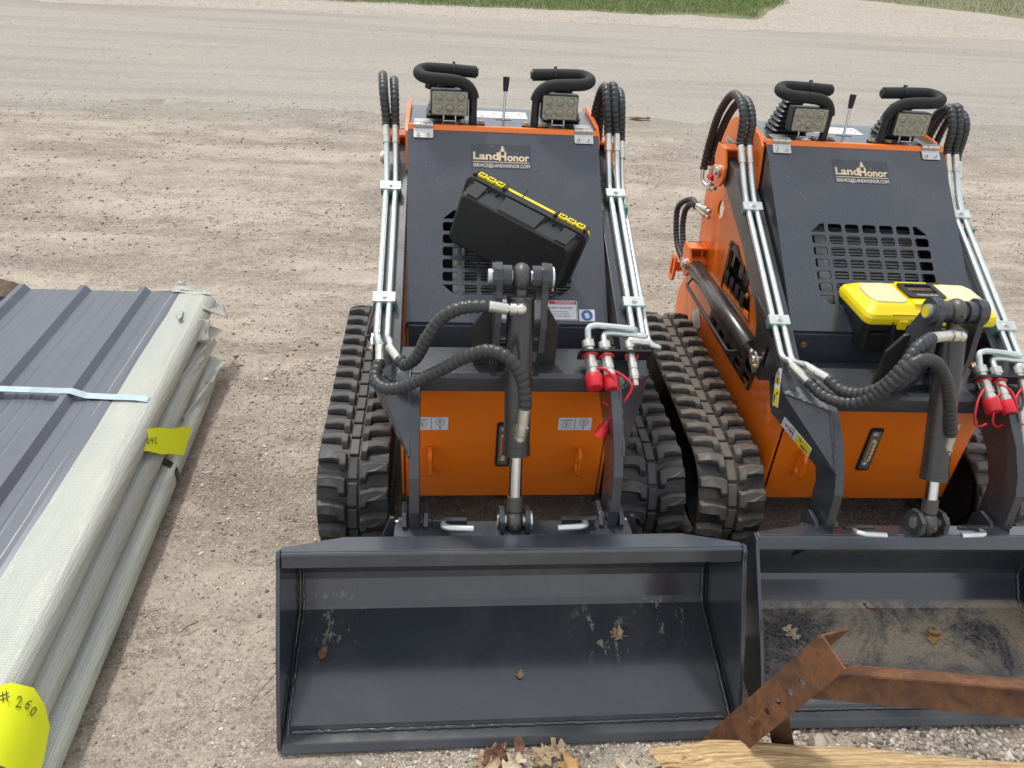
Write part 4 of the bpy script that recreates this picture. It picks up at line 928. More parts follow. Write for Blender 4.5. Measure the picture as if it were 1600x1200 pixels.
def bucket(root, v):
    W = .556 if v == 1 else .455; pm = M['bucket'] if v == 1 else M['bucket2']
    bm = MB()
    # sheet profile (y, z) from the cutting edge back over the heel and up to the top lip
    def arc(c, r, a0, a1, n): return [(c[0] + r * math.cos(math.radians(a0 + (a1 - a0) * i / n)), c[1] + r * math.sin(math.radians(a0 + (a1 - a0) * i / n))) for i in range(n + 1)]
    inner = [(-.432, .010), (-.30, .043), (-.16, .078), (-.120, .090), (-.106, .104), (-.076, .160), (-.070, .178), (-.074, .200), (-.196, .384), (-.202, .399)]
    t = .008; outer = []
    for i, p in enumerate(inner):
        a = Vector(inner[max(i - 1, 0)]); b = Vector(inner[min(i + 1, len(inner) - 1)]); d = (b - a).normalized(); outer.append((p[0] + d.y * t, p[1] - d.x * t))
    poly = inner + outer[::-1]
    bm.prism(poly, 'x', -W + .0005, W - .0005, pm)
    bm.prism([(-.472, 0.0), (-.455, .0135), (-.425, .0145), (-.36, .020), (-.36, .006), (-.42, -.001)], 'x', -W, W, M['edge'])      # cutting edge
    # top plate, tapered towards its ends, with the folded lip
    def top(y0, z0):
        c = W - .13; return [(-W, y0 + .012), (-W, -.214), (W, -.214), (W, y0 + .012), (c, y0 + .066), (-c, y0 + .066)]
    tl = [(-W, -.222), (W, -.222), (W, -.205), (W - .14, -.170), (-W + .14, -.170), (-W, -.205)]
    bm.loft([(x, y, .404 + (y + .222) * -.06) for x, y in tl], [(x, y, .412 + (y + .222) * -.06) for x, y in tl], pm)
    bm.prism([(-.222, .412), (-.229, .409), (-.241, .377), (-.234, .375), (-.222, .402)], 'x', -W, W, pm)
    bk = bm.build('bucket', root, bevel=.003, seg=2)
    for s in (-1, 1):
        sp = MB(); pts = [(-.462, -.002), (-.455, .020), (-.352, .212), (-.246, .382), (-.236, .405), (-.222, .4145), (-.212, .412), (-.198, .396), (-.190, .38), (-.064, .205), (-.054, .175), (-.066, .15), (-.10, .085), (-.13, .06), (-.30, .0)]
        sp.prism(pts, 'x', s * W, s * (W + .010), pm); sp.build('side_plate', bk, bevel=.002)
    wd = MB()
    def bead(p, q, r=.004):
        n = int((Vector(q) - Vector(p)).length / .008); pts = [Vector(p).lerp(Vector(q), i / n) + Vector((random.uniform(-.0012, .0012), random.uniform(-.0012, .0012), random.uniform(-.0006, .0006))) for i in range(n + 1)]
        wd.tube(pts, r, pm, 7, True, [r * random.uniform(.8, 1.35) for _ in pts])
    bead((-W + .02, -.425, .0165), (W - .02, -.425, .0165), .0045)
    for s in (-1, 1):
        x = s * (W - .010)
        for p, q in zip(inner[:-1], inner[1:]): bead((x, p[0] - .003, p[1] + .004), (x, q[0] - .003, q[1] + .004), .0038) if (Vector(q) - Vector(p)).length > .017 else None
    wd.build('weld_seam', bk)
    if v == 2:
        # this bucket lies flat: turned about its cutting edge, moved back a little
        a = math.radians(-11)
        for o in [bk] + list(bk.children):
            for vt in o.data.vertices:
                y, z = vt.co.y + .472, vt.co.z; vt.co.y = -.442 + y * math.cos(a) - z * math.sin(a); vt.co.z = .004 + y * math.sin(a) + z * math.cos(a)
    # quick-attach frame behind the bucket
    qa = MB(); B = M['arm']
    if v == 1: yo, zo, lo = 0, 0, 1
    else: yo, zo, lo = .035, -.055, 1
    qa.prism([(-.150 + yo, .360 + zo), (-.045 + yo, .205 + zo), (-.035 + yo, .212 + zo), (-.138 + yo, .372 + zo)], 'x', -.30, .30, B); qa.box((-.30, -.148 + yo, .374 + zo), (.30, -.095 + yo, .384 + zo), B)
    for s in (-1, 1):
        for x in (.222, .275):
            X = s * x
            qa.prism([(-.105 + yo, .31 + zo), (-.125 + yo, .395 + zo), (-.10 + yo, .415 + zo), (-.055 + yo, .415 + zo), (-.032 + yo, .385 + zo), (-.045 + yo, .225 + zo)], 'x', X - .006, X + .006, B)
        qa.prism([(s * .30, .25), (s * .30, .40 + zo), (s * .312, .40 + zo), (s * .345, .30)], 'y', -.10 + yo, -.09 + yo, B)
        X = s * .032; qa.prism([(-.090 + (.0 if v == 1 else .035), .30 + zo), (-.146, .392), (-.138, .422), (-.109, .432), (-.080, .422), (-.068, .395), (-.05, .25)], 'x', X - .0065, X + .0065, B)
        qa.box((s * .12 - .001 if s > 0 else -.205, -.122 + yo, .372 + zo), (.205 if s > 0 else -.119, -.110 + yo, .412 + zo), B)
    q = qa.build('quick_attach', root, bevel=.002)
    pb = MB(); pb.cyl((-.043, -.109, .398), (.045, -.109, .398), .015, M['zinc' if v == 1 else 'steel'], 18); pb.cyl((.039, -.109, .398), (.0445, -.109, .398), .024, M['zinc'], 22); pb.cyl((-.042, -.109, .398), (-.039, -.109, .398), .020, M['cast'], 22)
    pb.build('pivot_pin', q)
    for s in (-1, 1):
        pb = MB(); pb.cyl((s * .21, -.080 + yo, .366 + zo), (s * .292, -.080 + yo, .366 + zo), .014, M['cast'], 18); pb.cyl((s * .292, -.080 + yo, .366 + zo), (s * .299, -.080 + yo, .366 + zo), .008, M['steel'], 6); pb.cyl((s * .228, -.080 + yo, .366 + zo), (s * .236, -.080 + yo, .366 + zo), .028, M['cast'], 20)
        pb.build('pivot_pin', q)
    for s in (-1, 1):
        lv = MB(); lv.tube(fillet([(s * .178, -.116 + yo, .398 + zo), (s * .178, -.140 + yo, .410 + zo), (s * .165, -.150 + yo, .414 + zo), (s * .105, -.152 + yo, .412 + zo)], .014), .0085, M['zinc'], 14); lv.build('locking_pin', q)

def build_machine(loc, rz, v, label):
    root = empty('track_loader', (loc[0], loc[1], 0), rz)
    tag(root, label, 'track loader', 'compact track loaders parked side by side')
    A = 0.0 if v == 1 else math.radians(3.684); rub = M['rubber'] if v == 1 else M['rubber2']
    for s in (-1, 1): build_track(root, s, rub, .35 if s < 0 else .1)
    for s in (-1, 1): side_frame(root, s, v)
    front_details(root, v); hood_parts(root, v); top_deck(root, v); arms(root, A, v); tilt_hoses(root, v); bucket(root, v)
    return root
m1 = build_machine((0, 0), 0, 1, 'orange and charcoal mini track loader with clean bucket and tipped black toolbox')
m2 = build_machine((1.0984, -.0223), math.radians(-1.14), 2, 'orange and charcoal mini track loader with dusty treads and dried mud in bucket')

# ------------------------------------------------------------------ tool boxes
def toolbox(mat4, label, parts_seen):
    root = empty('toolbox', mat=mat4); tag(root, label, 'toolbox', 'black and yellow toolboxes')
    L0, W0, L1, W1, H = .328, .152, .372, .180, .098
    b = MB(); B = M['blackplastic']
    def ringp(L, W, r, z): return [(x, y, z) for x, y in rrect(0, 0, L, W, r, 4)]
    lv = [ringp(L0 - .01, W0 - .01, .012, 0), ringp(L0, W0, .016, .006), ringp(L1 - .028, W1 - .024, .018, H - .030), ringp(L1 - .026, W1 - .022, .018, H - .022), ringp(L1 - (.008 if parts_seen == 2 else .0), W1 - (.006 if parts_seen == 2 else 0), .020, H - .020), ringp(L1 - (.006 if parts_seen == 2 else -.002), W1 - (.004 if parts_seen == 2 else -.002), .020, H + (0 if parts_seen == 2 else .006))]
    k = len(lv[0]); b.add([p for q in lv for p in q], [(i * k + j, i * k + (j + 1) % k, (i + 1) * k + (j + 1) % k, (i + 1) * k + j) for i in range(len(lv) - 1) for j in range(k)] + [tuple(range(k))[::-1], tuple(range((len(lv) - 1) * k, len(lv) * k))], B)
    # raised panels, corner marks and ribs moulded into the tub
    for s in (-1, 1):
        for x in (-.105, 0.0, .105):
            pass
        pl = [(-.055, 0), (.055, 0), (.060, 1), (-.060, 1)]
        A = [(x, s * (W0 / 2 - .001 + t * .009), .004 + t * .064) for x, t in pl]; Bq = [(x, s * (W0 / 2 + .0045 + t * .009), .006 + t * .062) for x, t in pl]
        b.loft(A if s > 0 else A[::-1], Bq if s > 0 else Bq[::-1], B)
        for sx in (-1, 1):
            A = [(sx * (.118 + q), s * (W0 / 2 - .001 + t * .009), .004 + t * .064) for q, t in ((0, 0), (.032, 0), (.040, 1), (0, 1))]; Bq = [(p[0], p[1] + s * .005, p[2]) for p in A]
            b.loft(A if s * sx < 0 else A[::-1], Bq if s * sx < 0 else Bq[::-1], B)
            b.box((sx * .120 - .018, s * .050 - .0008, -.0016), (sx * .120 + .018, s * .050 + .0008, 0.001), B); b.box((sx * .138 - .0008, s * .042 - .010, -.0016), (sx * .138 + .0008, s * .042 + .010, 0.001), B)
        for i in range(14): b.box((-.165 + i * .0250, s * (W1 / 2 - .012) - .001, H - .036), (-.162 + i * .0250, s * (W1 / 2 - .012) + .007, H - .012), B)
    b.cyl((0, 0, .001), (0, 0, -.0012), .006, B, 14)
    b.build('tub', root, bevel=.0012, seg=1)
    ld = MB(); Y = M['yellow']
    q_ = .003 if parts_seen == 2 else -.008
    lv = [ringp(L1 + q_ - .003, W1 + q_ - .003, .020, H - .002), ringp(L1 + q_, W1 + q_, .020, H + .004), ringp(L1 + q_, W1 + q_, .020, H + .016), ringp(L1 - .004, W1 - .006, .020, H + .026), ringp(L1 - .042, W1 - .050, .018, H + .042), ringp(L1 - .050, W1 - .060, .016, H + .045)]
    k = len(lv[0]); ld.add([p for q in lv for p in q], [(i * k + j, i * k + (j + 1) % k, (i + 1) * k + (j + 1) % k, (i + 1) * k + j) for i in range(len(lv) - 1) for j in range(k)] + [tuple(range(k))[::-1], tuple(range((len(lv) - 1) * k, len(lv) * k))], Y)
    for s in (-1, 1):
        ld.prism([(s * .055, -.088), (s * .120, -.088), (s * .112, -.060), (s * .060, -.060)], 'z', H + .002, H + .030, Y)
    ld.prism([(-.052, -.066), (.052, -.066), (.046, .062), (-.046, .062)], 'z', H + .040, H + .050, Y)
    lo = ld.build('lid', root, bevel=.003, seg=2)
    for s in (-1, 1):
        t = MB(); t.prism([(s * .062, -.045), (s * .062, .045), (s * .085, .056), (s * .150, .052), (s * .163, .03), (s * .163, -.03), (s * .150, -.052), (s * .085, -.056)], 'z', H + .040, H + .0495, M['clearlid']); t.build('tray_lid', lo, bevel=.003, seg=2)
    hr = MB(); hr.mesh(flat_mesh([rrect(0, 0, .104, .078, .005), rrect(0, .006, .076, .046, .004)], .007), T4(0, .004, H + .0525), B)
    hr.box((-.038, -.013, H + .0495), (.038, .033, H + .0507), M['dark']); hr.box((-.036, .004, H + .051), (.036, .020, H + .0535), M['bark'])
    hr.mesh(text_mesh('TOOLS BOX', .0105, .0006, .06), T4(0, -.0265, H + .0564), M['paleprint'])
    hr.build('handle', lo)
    for s in (-1, 1):
        la = MB(); la.prism([(s * .086 - .014, -.0905), (s * .086 + .014, -.0905), (s * .086 + .010, -.098), (s * .086 - .010, -.098)], 'z', H - .012, H + .014, Y if parts_seen == 2 else B); la.build('latch', root, bevel=.002)
        hg = MB()
        for i in range(3):
            x = s * .125 + (i - 1) * .028
            hg.box((x - .011, .088, H - .004), (x + .011, .0965, H + .018), Y); hg.box((x - .007, .0965, H + .002), (x + .007, .0985, H + .012), B); hg.box((x - .004, .0985, H + .004), (x + .004, .0995, H + .010), Y)
        for q in (-1, 1): hg.box((s * .125 + q * .046 - .004, .086, H - .010), (s * .125 + q * .046 + .004, .0985, H + .020), B)
        hg.build('lid_hinge', root, bevel=.001, seg=1)
    return root
Mw = lambda R, t: Matrix(((R[0][0], R[0][1], R[0][2], t[0]), (R[1][0], R[1][1], R[1][2], t[1]), (R[2][0], R[2][1], R[2][2], t[2]), (0, 0, 0, 1)))
Rb = [[.878, -.470, .087], [.097, .354, .930], [-.468, -.809, .357]]
Rb = [[r[0], -r[1], -r[2]] for r in Rb] if False else Rb
Zb = Vector((.47, .93, .06)).normalized(); Xb = Vector((.85, -.44, -.29)); Xb = (Xb - Zb * Xb.dot(Zb)).normalized(); Yb = Zb.cross(Xb)
tb1 = toolbox(Mw([[Xb[i], Yb[i], Zb[i]] for i in range(3)], (-.014, .405, .925)) @ Matrix.Rotation(PI, 4, 'Z'), 'black toolbox tipped over with its underside showing, propped on the hood of a loader', 1)
m2w = Matrix.Translation((1.0984, -.0223, 0)) @ Matrix.Rotation(math.radians(-1.14), 4, 'Z')
tb2 = toolbox(m2w @ T4(-.008, 0, -.012) @ Mw([[.999, -.03, .014], [.03, .999, -.02], [-.012, .02, 1]], (.083, .380, .686)) @ Matrix.Scale(1.06, 4), 'toolbox with bright yellow lid sitting upright on a hood behind the tilt cylinder', 2)
tie = MB(); tie.tube(spline([(.022, .488, 1.004), (.026, .490, 1.012), (.035, .500, 1.027), (.045, .505, 1.042)], 5), .0016, M['ink'], 6)
t_o = tie.build('cable_tie')
tag(t_o, 'thin black cable tie sticking up behind the tipped toolbox', 'cable tie')
st2 = MB(); st2.tube(spline([(-.041, .283, .800), (-.034, .270, .746), (-.019, .262, .678), (-.011, .255, .628)], 6), .0028, M['ink'], 6); s_o = st2.build('cord'); s_o.matrix_world = m2w
tag(s_o, 'thin black cord hanging from the latch of the yellow lidded toolbox', 'cord')

# ------------------------------------------------------------------ stack of wrapped sheet-metal bundles
STX = -1.30
def fbm1(x, y, z=0, o=4): return mnoise.fractal(Vector((x, y, z)), 1.0, 2.0, o)
def bundle(z0, z1, xr, yr, seed, sheet):
    root = empty('sheet_metal_bundle', (STX, .3, z0))
    w = MB(); h = z1 - z0; r = h / 2; ys = np.linspace(-1.5, yr, 90); xl = -2.75
    prof = []
    n = 12
    tops = np.linspace((-1.262 if sheet else xl), xr - r * 1.1, 14)
    for x in tops: prof.append((x, z1))
    for i in range(1, n): a = PI / 2 - PI * i / n; prof.append((xr - r * 1.1 + r * 1.1 * math.cos(a) ** .8, z0 + r + r * math.sin(a)))
    for x in (xr - r * 1.1, xr - .15, xl): prof.append((x, z0))
    vs = []
    for j, y in enumerate(ys):
        conv = (y - 1.0) * -.022
        for i, (x, z) in enumerate(prof):
            k = fbm1(x * 5 + seed, y * 1.1, z * 9) ; k2 = fbm1(x * 18 + seed, y * 6, z * 30 + 4)
            edge = min(1, max(0, (x - xr + .16) / .12)); endk = max(0, (y - yr + .25) / .25)
            dx = (.0035 * k + .0010 * k2) * edge * (1 + 3.0 * endk); dz = (.0030 * k + .0008 * k2) * (edge * .9 + .12) * (1 + 3.5 * endk)
            if i == 0 and sheet: dx += .003 * k2; dz = .004
            if i >= len(prof) - 3: dx = dz = 0
            vs.append((x + dx + (conv * edge if True else 0) - STX, y - .3, z + dz - z0))
    m = len(prof)
    fs = [(j * m + i, j * m + i + 1, (j + 1) * m + i + 1, (j + 1) * m + i) for j in range(len(ys) - 1) for i in range(m - 1)]
    w.add(vs, [f[::-1] for f in fs], M['wrap'], True)
    e = (len(ys) - 1) * m; w.add(vs[e:e + m], [tuple(range(m))], M['wrap']); w.add(vs[:m], [tuple(range(m))[::-1]], M['wrap'])
    wo = w.build('plastic_wrap', root)
    # folded flaps and torn bits at the far corner
    fl = MB()
    base = Vector((xr - STX, yr - .3, z1 - z0))
    def sheetflap(P, Q, R_, S, amp, sd):
        n = 9; vs = []
        for i in range(n):
            for j in range(n):
                u, v = i / (n - 1), j / (n - 1); p = P * (1 - u) * (1 - v) + Q * u * (1 - v) + R_ * u * v + S * (1 - u) * v
                q = Vector((fbm1(u * 2.5 + sd, v * 2.5), fbm1(u * 2.5, v * 2.5 + sd, 3), fbm1(u * 2.5 + sd, v * 2.5, 7))) * amp
                vs.append(p + q)
        fl.add(vs, [(i * n + j, (i + 1) * n + j, (i + 1) * n + j + 1, i * n + j + 1) for i in range(n - 1) for j in range(n - 1)], M['wrap'], True)
    if sheet:
        sheetflap(base + Vector((-.17, -.02, .004)), base + Vector((-.02, -.02, .0)), base + Vector((-.01, .035, -.03)), base + Vector((-.15, .03, .03)), .012, 2)
        sheetflap(base + Vector((-.075, .0, .002)), base + Vector((-.016, -.13, -.006)), base + Vector((.048, -.045, -.098)), base + Vector((.010, .055, -.085)), .007, 5)
        sheetflap(base + Vector((-.012, -.20, -.012)), base + Vector((.004, -.14, -.05)), base + Vector((.024, -.24, -.088)), base + Vector((-.002, -.30, -.06)), .006, 9)
        sheetflap(base + Vector((-.095, -.20, .004)), base + Vector((-.080, -.155, .006)), base + Vector((-.058, -.25, .022)), base + Vector((-.066, -.26, .010)), .004, 8)
    else:
        sheetflap(base + Vector((-.07, -.10, .002)), base + Vector((-.006, -.14, -.012)), base + Vector((.016, .045, -.028)), base + Vector((-.06, .05, .010)), .006, seed)
        sheetflap(base + Vector((-.012, -.42, -.015)), base + Vector((.004, -.16, -.035)), base + Vector((.004, -.13, .006)), base + Vector((-.035, -.38, .012)), .005, seed + 3)
    f = fl.build('wrap_flap', root); f.modifiers.new('Solidify', 'SOLIDIFY').thickness = .0012
    return root
b1 = bundle(.012, .100, -1.052, 1.10, 3.1, False); tag(b1, 'lowest wrapped bundle of the stack, with a black strap round it, lying on the dirt', 'metal bundle', 'stack of wrapped sheet metal bundles')
b2 = bundle(.101, .190, -1.082, 1.20, 8.7, False); tag(b2, 'wrapped bundle in the middle of the stack, between the two others', 'metal bundle', 'stack of wrapped sheet metal bundles')
b3 = bundle(.191, .282, -1.100, 1.345, 14.2, True); tag(b3, 'topmost bundle with bare grey ribbed metal sheets, a pale strap and yellow paper tags', 'metal bundle', 'stack of wrapped sheet metal bundles')
def at3(b, x, y, z): return (x - STX, y - .3, z - b.location.z)
sh = MB(); prof = []
x = -1.245; z0 = .2855
xs = []
def rib(xc, w, hh, tw): return [(xc - w / 2, z0), (xc - tw / 2, z0 + hh), (xc + tw / 2, z0 + hh), (xc + w / 2, z0)]
prof = [(-2.80, z0)]
xc = -1.372 - .229 * 6
while xc < -1.25:
    prof += rib(xc, .056, .022, .020)
    for q in (.070, .114, .158): 
        if xc + q < -1.26: prof += rib(xc + q, .014, .0014, .004)
    xc += .229
prof += [(-1.245, z0), (-1.228, z0 - .004)]
prof = [p for p in prof if p[0] >= -2.81]
ys = np.linspace(-1.5, 1.335, 30); vs = []
for y in ys:
    for px, pz in prof: vs.append(at3(b3, px, y + .002 * fbm1(px * 3, 1), pz + .0012 * fbm1(px * 2, y * 2)))
m = len(prof); sh.add(vs, [(j * m + i, (j + 1) * m + i, (j + 1) * m + i + 1, j * m + i + 1)[::-1] for j in range(len(ys) - 1) for i in range(m - 1)], M['sheet'])
so = sh.build('metal_sheet', b3); sd = so.modifiers.new('Solidify', 'SOLIDIFY'); sd.thickness = .002; sd.offset = -1
# lapped sheets: one more edge showing left of the second rib
s2 = MB()
def strap(b, pts, wdt, mat, name):
    s = MB(); vs = []
    for p in pts: vs += [at3(b, p[0], p[1] - wdt / 2, p[2]), at3(b, p[0], p[1] + wdt / 2, p[2])]
    s.add(vs, [(2 * i, 2 * i + 1, 2 * i + 3, 2 * i + 2) for i in range(len(pts) - 1)], mat); o = s.build(name, b); q = o.modifiers.new('Solidify', 'SOLIDIFY'); q.thickness = .0014; q.offset = 0; return o
sy = .585
pts = [(-2.8, sy + .06, .3085)]
for xc in (-2.517, -2.288, -2.059, -1.830, -1.601, -1.372):
    pts += [(xc - .013, sy + .0 - (xc + 1.3) * .045, .3092), (xc + .013, sy - (xc + 1.3) * .045, .3092)]
    if xc > -1.4: pts += [(xc + .06, sy, .2935), (-1.25, sy, .2895)]
    else: pts += [(xc + .115, sy - (xc + 1.3) * .045, .3055)]
pts += [(-1.16, sy - .004, .2895), (-1.125, sy - .006, .284), (-1.102, sy - .008, .262), (-1.096, sy - .008, .236)]
strap(b3, pts, .030, M['strap'], 'steel_strap')
strap(b1, [(-1.12, .490, .112), (-1.085, .485, .110), (-1.058, .476, .097), (-1.042, .468, .076), (-1.038, .462, .056), (-1.044, .458, .034)], .030, M['blackstrap'], 'plastic_strap')
# yellow paper tags
STROKES = {'#': [[(-.25, -.5), (-.10, .5)], [(.12, -.5), (.27, .5)], [(-.5, -.18), (.45, -.12)], [(-.45, .18), (.5, .24)]],
           '2': [[(-.4, .25), (-.2, .48), (.15, .42), (.2, .15), (-.1, -.2), (-.4, -.48), (-.1, -.42), (.45, -.46)]],
           '6': [[(.2, .5), (-.2, .2), (-.35, -.2), (-.1, -.48), (.25, -.35), (.2, -.05), (-.1, .0), (-.33, -.2)]],
           '0': [[(.05, .42), (-.3, .2), (-.32, -.3), (.0, -.46), (.3, -.2), (.28, .25), (.03, .42)]]}
def M4b(b): return Matrix.Translation(Vector(at3(b, 0, 0, 0)))
def tagpaper(b, P, name, txt, tm):
    t = MB(); n = len(P[0]); vs = [at3(b, *p) for row in P for p in row]
    t.add(vs, [(i * n + j, i * n + j + 1, (i + 1) * n + j + 1, (i + 1) * n + j) for i in range(len(P) - 1) for j in range(n - 1)], M['tagpaper'], True)
    for s_, sz, wd, m4 in tm:
        for L in STROKES[s_]:
            t.tube([M4b(b) @ m4 @ Vector((q[0] * wd, q[1] * sz, 0)) for q in spline([(u_, v_, 0) for u_, v_ in L], 4)], .0009, M['ink'], 5)
    o = t.build(name, b); return o
A, B_, C, D = [Vector(p) for p in ((-1.093, .452, .262), (-1.028, .640, .128), (-1.032, .530, .092), (-1.096, .352, .255))]
rows = [[A.lerp(B_, t) + Vector((0, 0, .004 * math.sin(t * 9))) for t in (0, .25, .5, .75, 1)], [D.lerp(C, t) + Vector((0, 0, .004 * math.sin(t * 9))) for t in (0, .25, .5, .75, 1)]]
Xd = (A - B_).normalized(); cpt = (A.lerp(B_, .22) * .45 + D.lerp(C, .22) * .55) + Vector((.0018, -.002, .0022))
tagpaper(b3, rows, 'paper_tag', '', [(ch, .020, .014, frame(cpt + Xd * dx_, Xd, (C - B_))) for ch, dx_ in (('2', -.018), ('6', 0.0), ('0', .018))])
P = [[(-1.150, -0.530, .300), (-1.112, -0.485, .300), (-1.078, -0.460, .286), (-1.050, -0.445, .245), (-1.036, -0.455, .195), (-1.030, -0.475, .150)],
     [(-1.140, -0.590, .300), (-1.104, -0.555, .298), (-1.070, -0.530, .280), (-1.044, -0.517, .238), (-1.030, -0.520, .180), (-1.024, -0.535, .125)],
     [(-1.130, -0.670, .300), (-1.096, -0.640, .294), (-1.062, -0.620, .272), (-1.038, -0.610, .225), (-1.024, -0.610, .165), (-1.018, -0.620, .110)]]
def tri(u): return u
txt = []
p0 = Vector(P[0][2]).lerp(Vector(P[1][2]), .35); 
for ch, (i, q) in zip('#260', ((1.95, .45), (2.60, .52), (3.0, .52), (3.38, .52))):
    k = int(i); a = Vector(P[0][k]).lerp(Vector(P[0][k + 1]), i - k); bq = Vector(P[1][k]).lerp(Vector(P[1][k + 1]), i - k)
    c = a.lerp(bq, q); xd = (Vector(P[0][k + 1]) - Vector(P[0][k])); yd = a - bq; nn = xd.cross(yd).normalized(); nn = nn if nn.x > 0 or nn.z > 0 else -nn
    txt.append((ch, .024, .0145 if ch != '#' else .018, frame(c + nn * .0016, xd, yd)))
tagpaper(b3, P, 'paper_tag', '', txt)
bf = MB(); n = 8; vs = []
for i in range(n):
    for j in range(n):
        u, v = i / (n - 1), j / (n - 1); vs.append(at3(b3, -2.05 + u * .22, 1.24 + v * .10, .294 + .028 * math.sin(u * 3.0) * (v + .2) + .012 * fbm1(u * 4, v * 4)))
bf.add(vs, [(i * n + j, (i + 1) * n + j, (i + 1) * n + j + 1, i * n + j + 1) for i in range(n - 1) for j in range(n - 1)], M['bark'], True)
o = bf.build('brown_wrap_edge', b3); o.modifiers.new('Solidify', 'SOLIDIFY').thickness = .003

# ------------------------------------------------------------------ rusty angle-iron frame and the split lumber
def angle_beam(root, name, p, q, wdir, fdir, wa, fa, t=.006, holes=(), off=None):
    p = Vector(p); q = Vector(q); a = (q - p).normalized(); L = (q - p).length; w = Vector(wdir); w = (w - a * w.dot(a)).normalized(); f = a.cross(w)
    if f.dot(Vector(fdir)) < 0: f = -f
    # local: X along, Y across face (down), Z = flange direction
    m4 = Matrix(((a.x, w.x, f.x, p.x), (a.y, w.y, f.y, p.y), (a.z, w.z, f.z, p.z), (0, 0, 0, 1)))
    b = MB(); me = flat_mesh([[(0, -wa / 2), (L, -wa / 2), (L, wa / 2), (0, wa / 2)]] + [circ(h, .006, .0085, 16, 1.0) for h in holes], t)
    b.mesh(me, m4, M['rust']); o = b.build(name, root, bevel=.0012, seg=2)
    b2_ = MB(); vs = [m4 @ Vector((x, y, z)) for z in (t / 2 + .0002, fa) for y in (-wa / 2, -wa / 2 + t) for x in (0, L)]
    b2_.add(vs, [(0, 2, 3, 1), (4, 5, 7, 6), (0, 1, 5, 4), (2, 6, 7, 3), (0, 4, 6, 2), (1, 3, 7, 5)], M['rust']); b2_.build('flange', o, bevel=.0012, seg=2)
    return o, m4
fr = empty('angle_iron_frame', (.50, -.53, 0)); tag(fr, 'rusty bolted frame of drilled angle irons standing in front of the muddy bucket', 'steel frame')
inv = lambda p: Vector(p) - Vector((.50, -.53, 0))
DN = (.008, -.554, -.833); FW = Vector((.096, .829, -.551))
P0, P1 = Vector((.492, -.527, .075)), Vector((.613, -.577, .474)); ext = (P0 - P1).normalized() * .06
o, m4 = angle_beam(fr, 'drilled_post', inv(P1), inv(P0 + ext), DN, (.917, .282, -.282), .080, .088, .006, (.115, .160, .205, .250))
bl = MB(); nv = (m4.to_3x3() @ Vector((0, 0, 1))).normalized(); nv = nv if nv.dot(FW) < 0 else -nv; c = m4 @ Vector((.296, .004, 0)) + nv * .003
bl.cyl(c, c + nv * .004, .015, M['rust'], 18); bl.cyl(c + nv * .004, c + nv * .017, .0115, M['rust'], 6); bl.cyl(c + nv * .017, c + nv * .022, .006, M['rust'], 12); bl.build('bolt', o)
f2 = -Vector(DN) * .42 - FW * .9
angle_beam(fr, 'long_rail', inv((.612, -.555, .348)), inv((1.30, -.745, .478)), DN, f2, .078, .050)
angle_beam(fr, 'short_leg', inv((.583, -.512, .205)), inv((.650, -.548, .012)), Vector((.9, -.35, .2)), Vector((.5, .8, .2)), .050, .028)
lg = empty('split_lumber', (.75, -.62, .06)); tag(lg, 'freshly split pale lumber with a splintered end in the corner of the picture', 'lumber')
lm = MB(); nx, na = 90, 30; vs = []
for i in range(nx):
    t = i / (nx - 1); x = .335 + t * 1.25
    for k in range(na):
        a = 2 * PI * k / na; ry, rz = .062, .042
        e = max(0, .10 - (x - .335)) / .10
        g = 1 - .45 * e * (1 + fbm1(math.cos(a) * 3, math.sin(a) * 3, 2)); sq = (abs(math.cos(a)) ** 4 + abs(math.sin(a)) ** 4) ** -.25
        gr = .013 * mnoise.noise(Vector((x * 1.6, math.cos(a) * 14, math.sin(a) * 14))) + .006 * mnoise.noise(Vector((x * 7, math.cos(a) * 5, math.sin(a) * 5)))
        xx = x + (.085 * mnoise.noise(Vector((math.cos(a) * 5, math.sin(a) * 5, 4))) if i == 0 else 0)
        cy = -.596 - .090 * (x - .335); cz = .092 - .035 * (x - .335)
        vs.append((xx - .75, cy + (ry * g * sq + gr) * math.cos(a) + .62, cz + (rz * g * sq + gr) * math.sin(a) - .06))
lm.add(vs, [(i * na + k, (i + 1) * na + k, (i + 1) * na + (k + 1) % na, i * na + (k + 1) % na)[::-1] for i in range(nx - 1) for k in range(na)], M['wood'], False)
lm.add(vs[:na], [tuple(range(na))], M['wood'])
lm.build('split_log', lg)
spn = MB()
for i in range(60):
    a = random.uniform(0, 2 * PI); rr = random.uniform(.1, 1); p = Vector((.335 + random.uniform(-.01, .10), -.595 + math.cos(a) * .05 * rr, .088 + math.sin(a) * .036 * rr))
    if i >= 30: p = Vector((random.uniform(.40, 1.1), 0, 0)); p.y = -.585 - .090 * (p.x - .335) + random.uniform(-.02, .04); p.z = .132 - .035 * (p.x - .335) - max(0, p.y + .60) * .3
    L = random.uniform(.03, .085); d = Vector((-1, random.uniform(-.35, .35), random.uniform(-.25, .35))).normalized(); w = random.uniform(.002, .006)
    if i >= 30: d = Vector((random.choice((-1, 1)), random.uniform(-.08, .08), random.uniform(.0, .05))); L *= .8; w *= .6
    q = p + d * L; sdv = d.cross(Vector((0, 0, 1))).normalized() * w; up = Vector((0, 0, w * .8))
    p -= Vector((.75, -.62, .06)); q -= Vector((.75, -.62, .06))
    spn.add([p + sdv, p - sdv, p + up, q], [(0, 1, 2), (0, 3, 1), (1, 3, 2), (2, 3, 0)], M['wood'])
spn.build('splinters', lg)

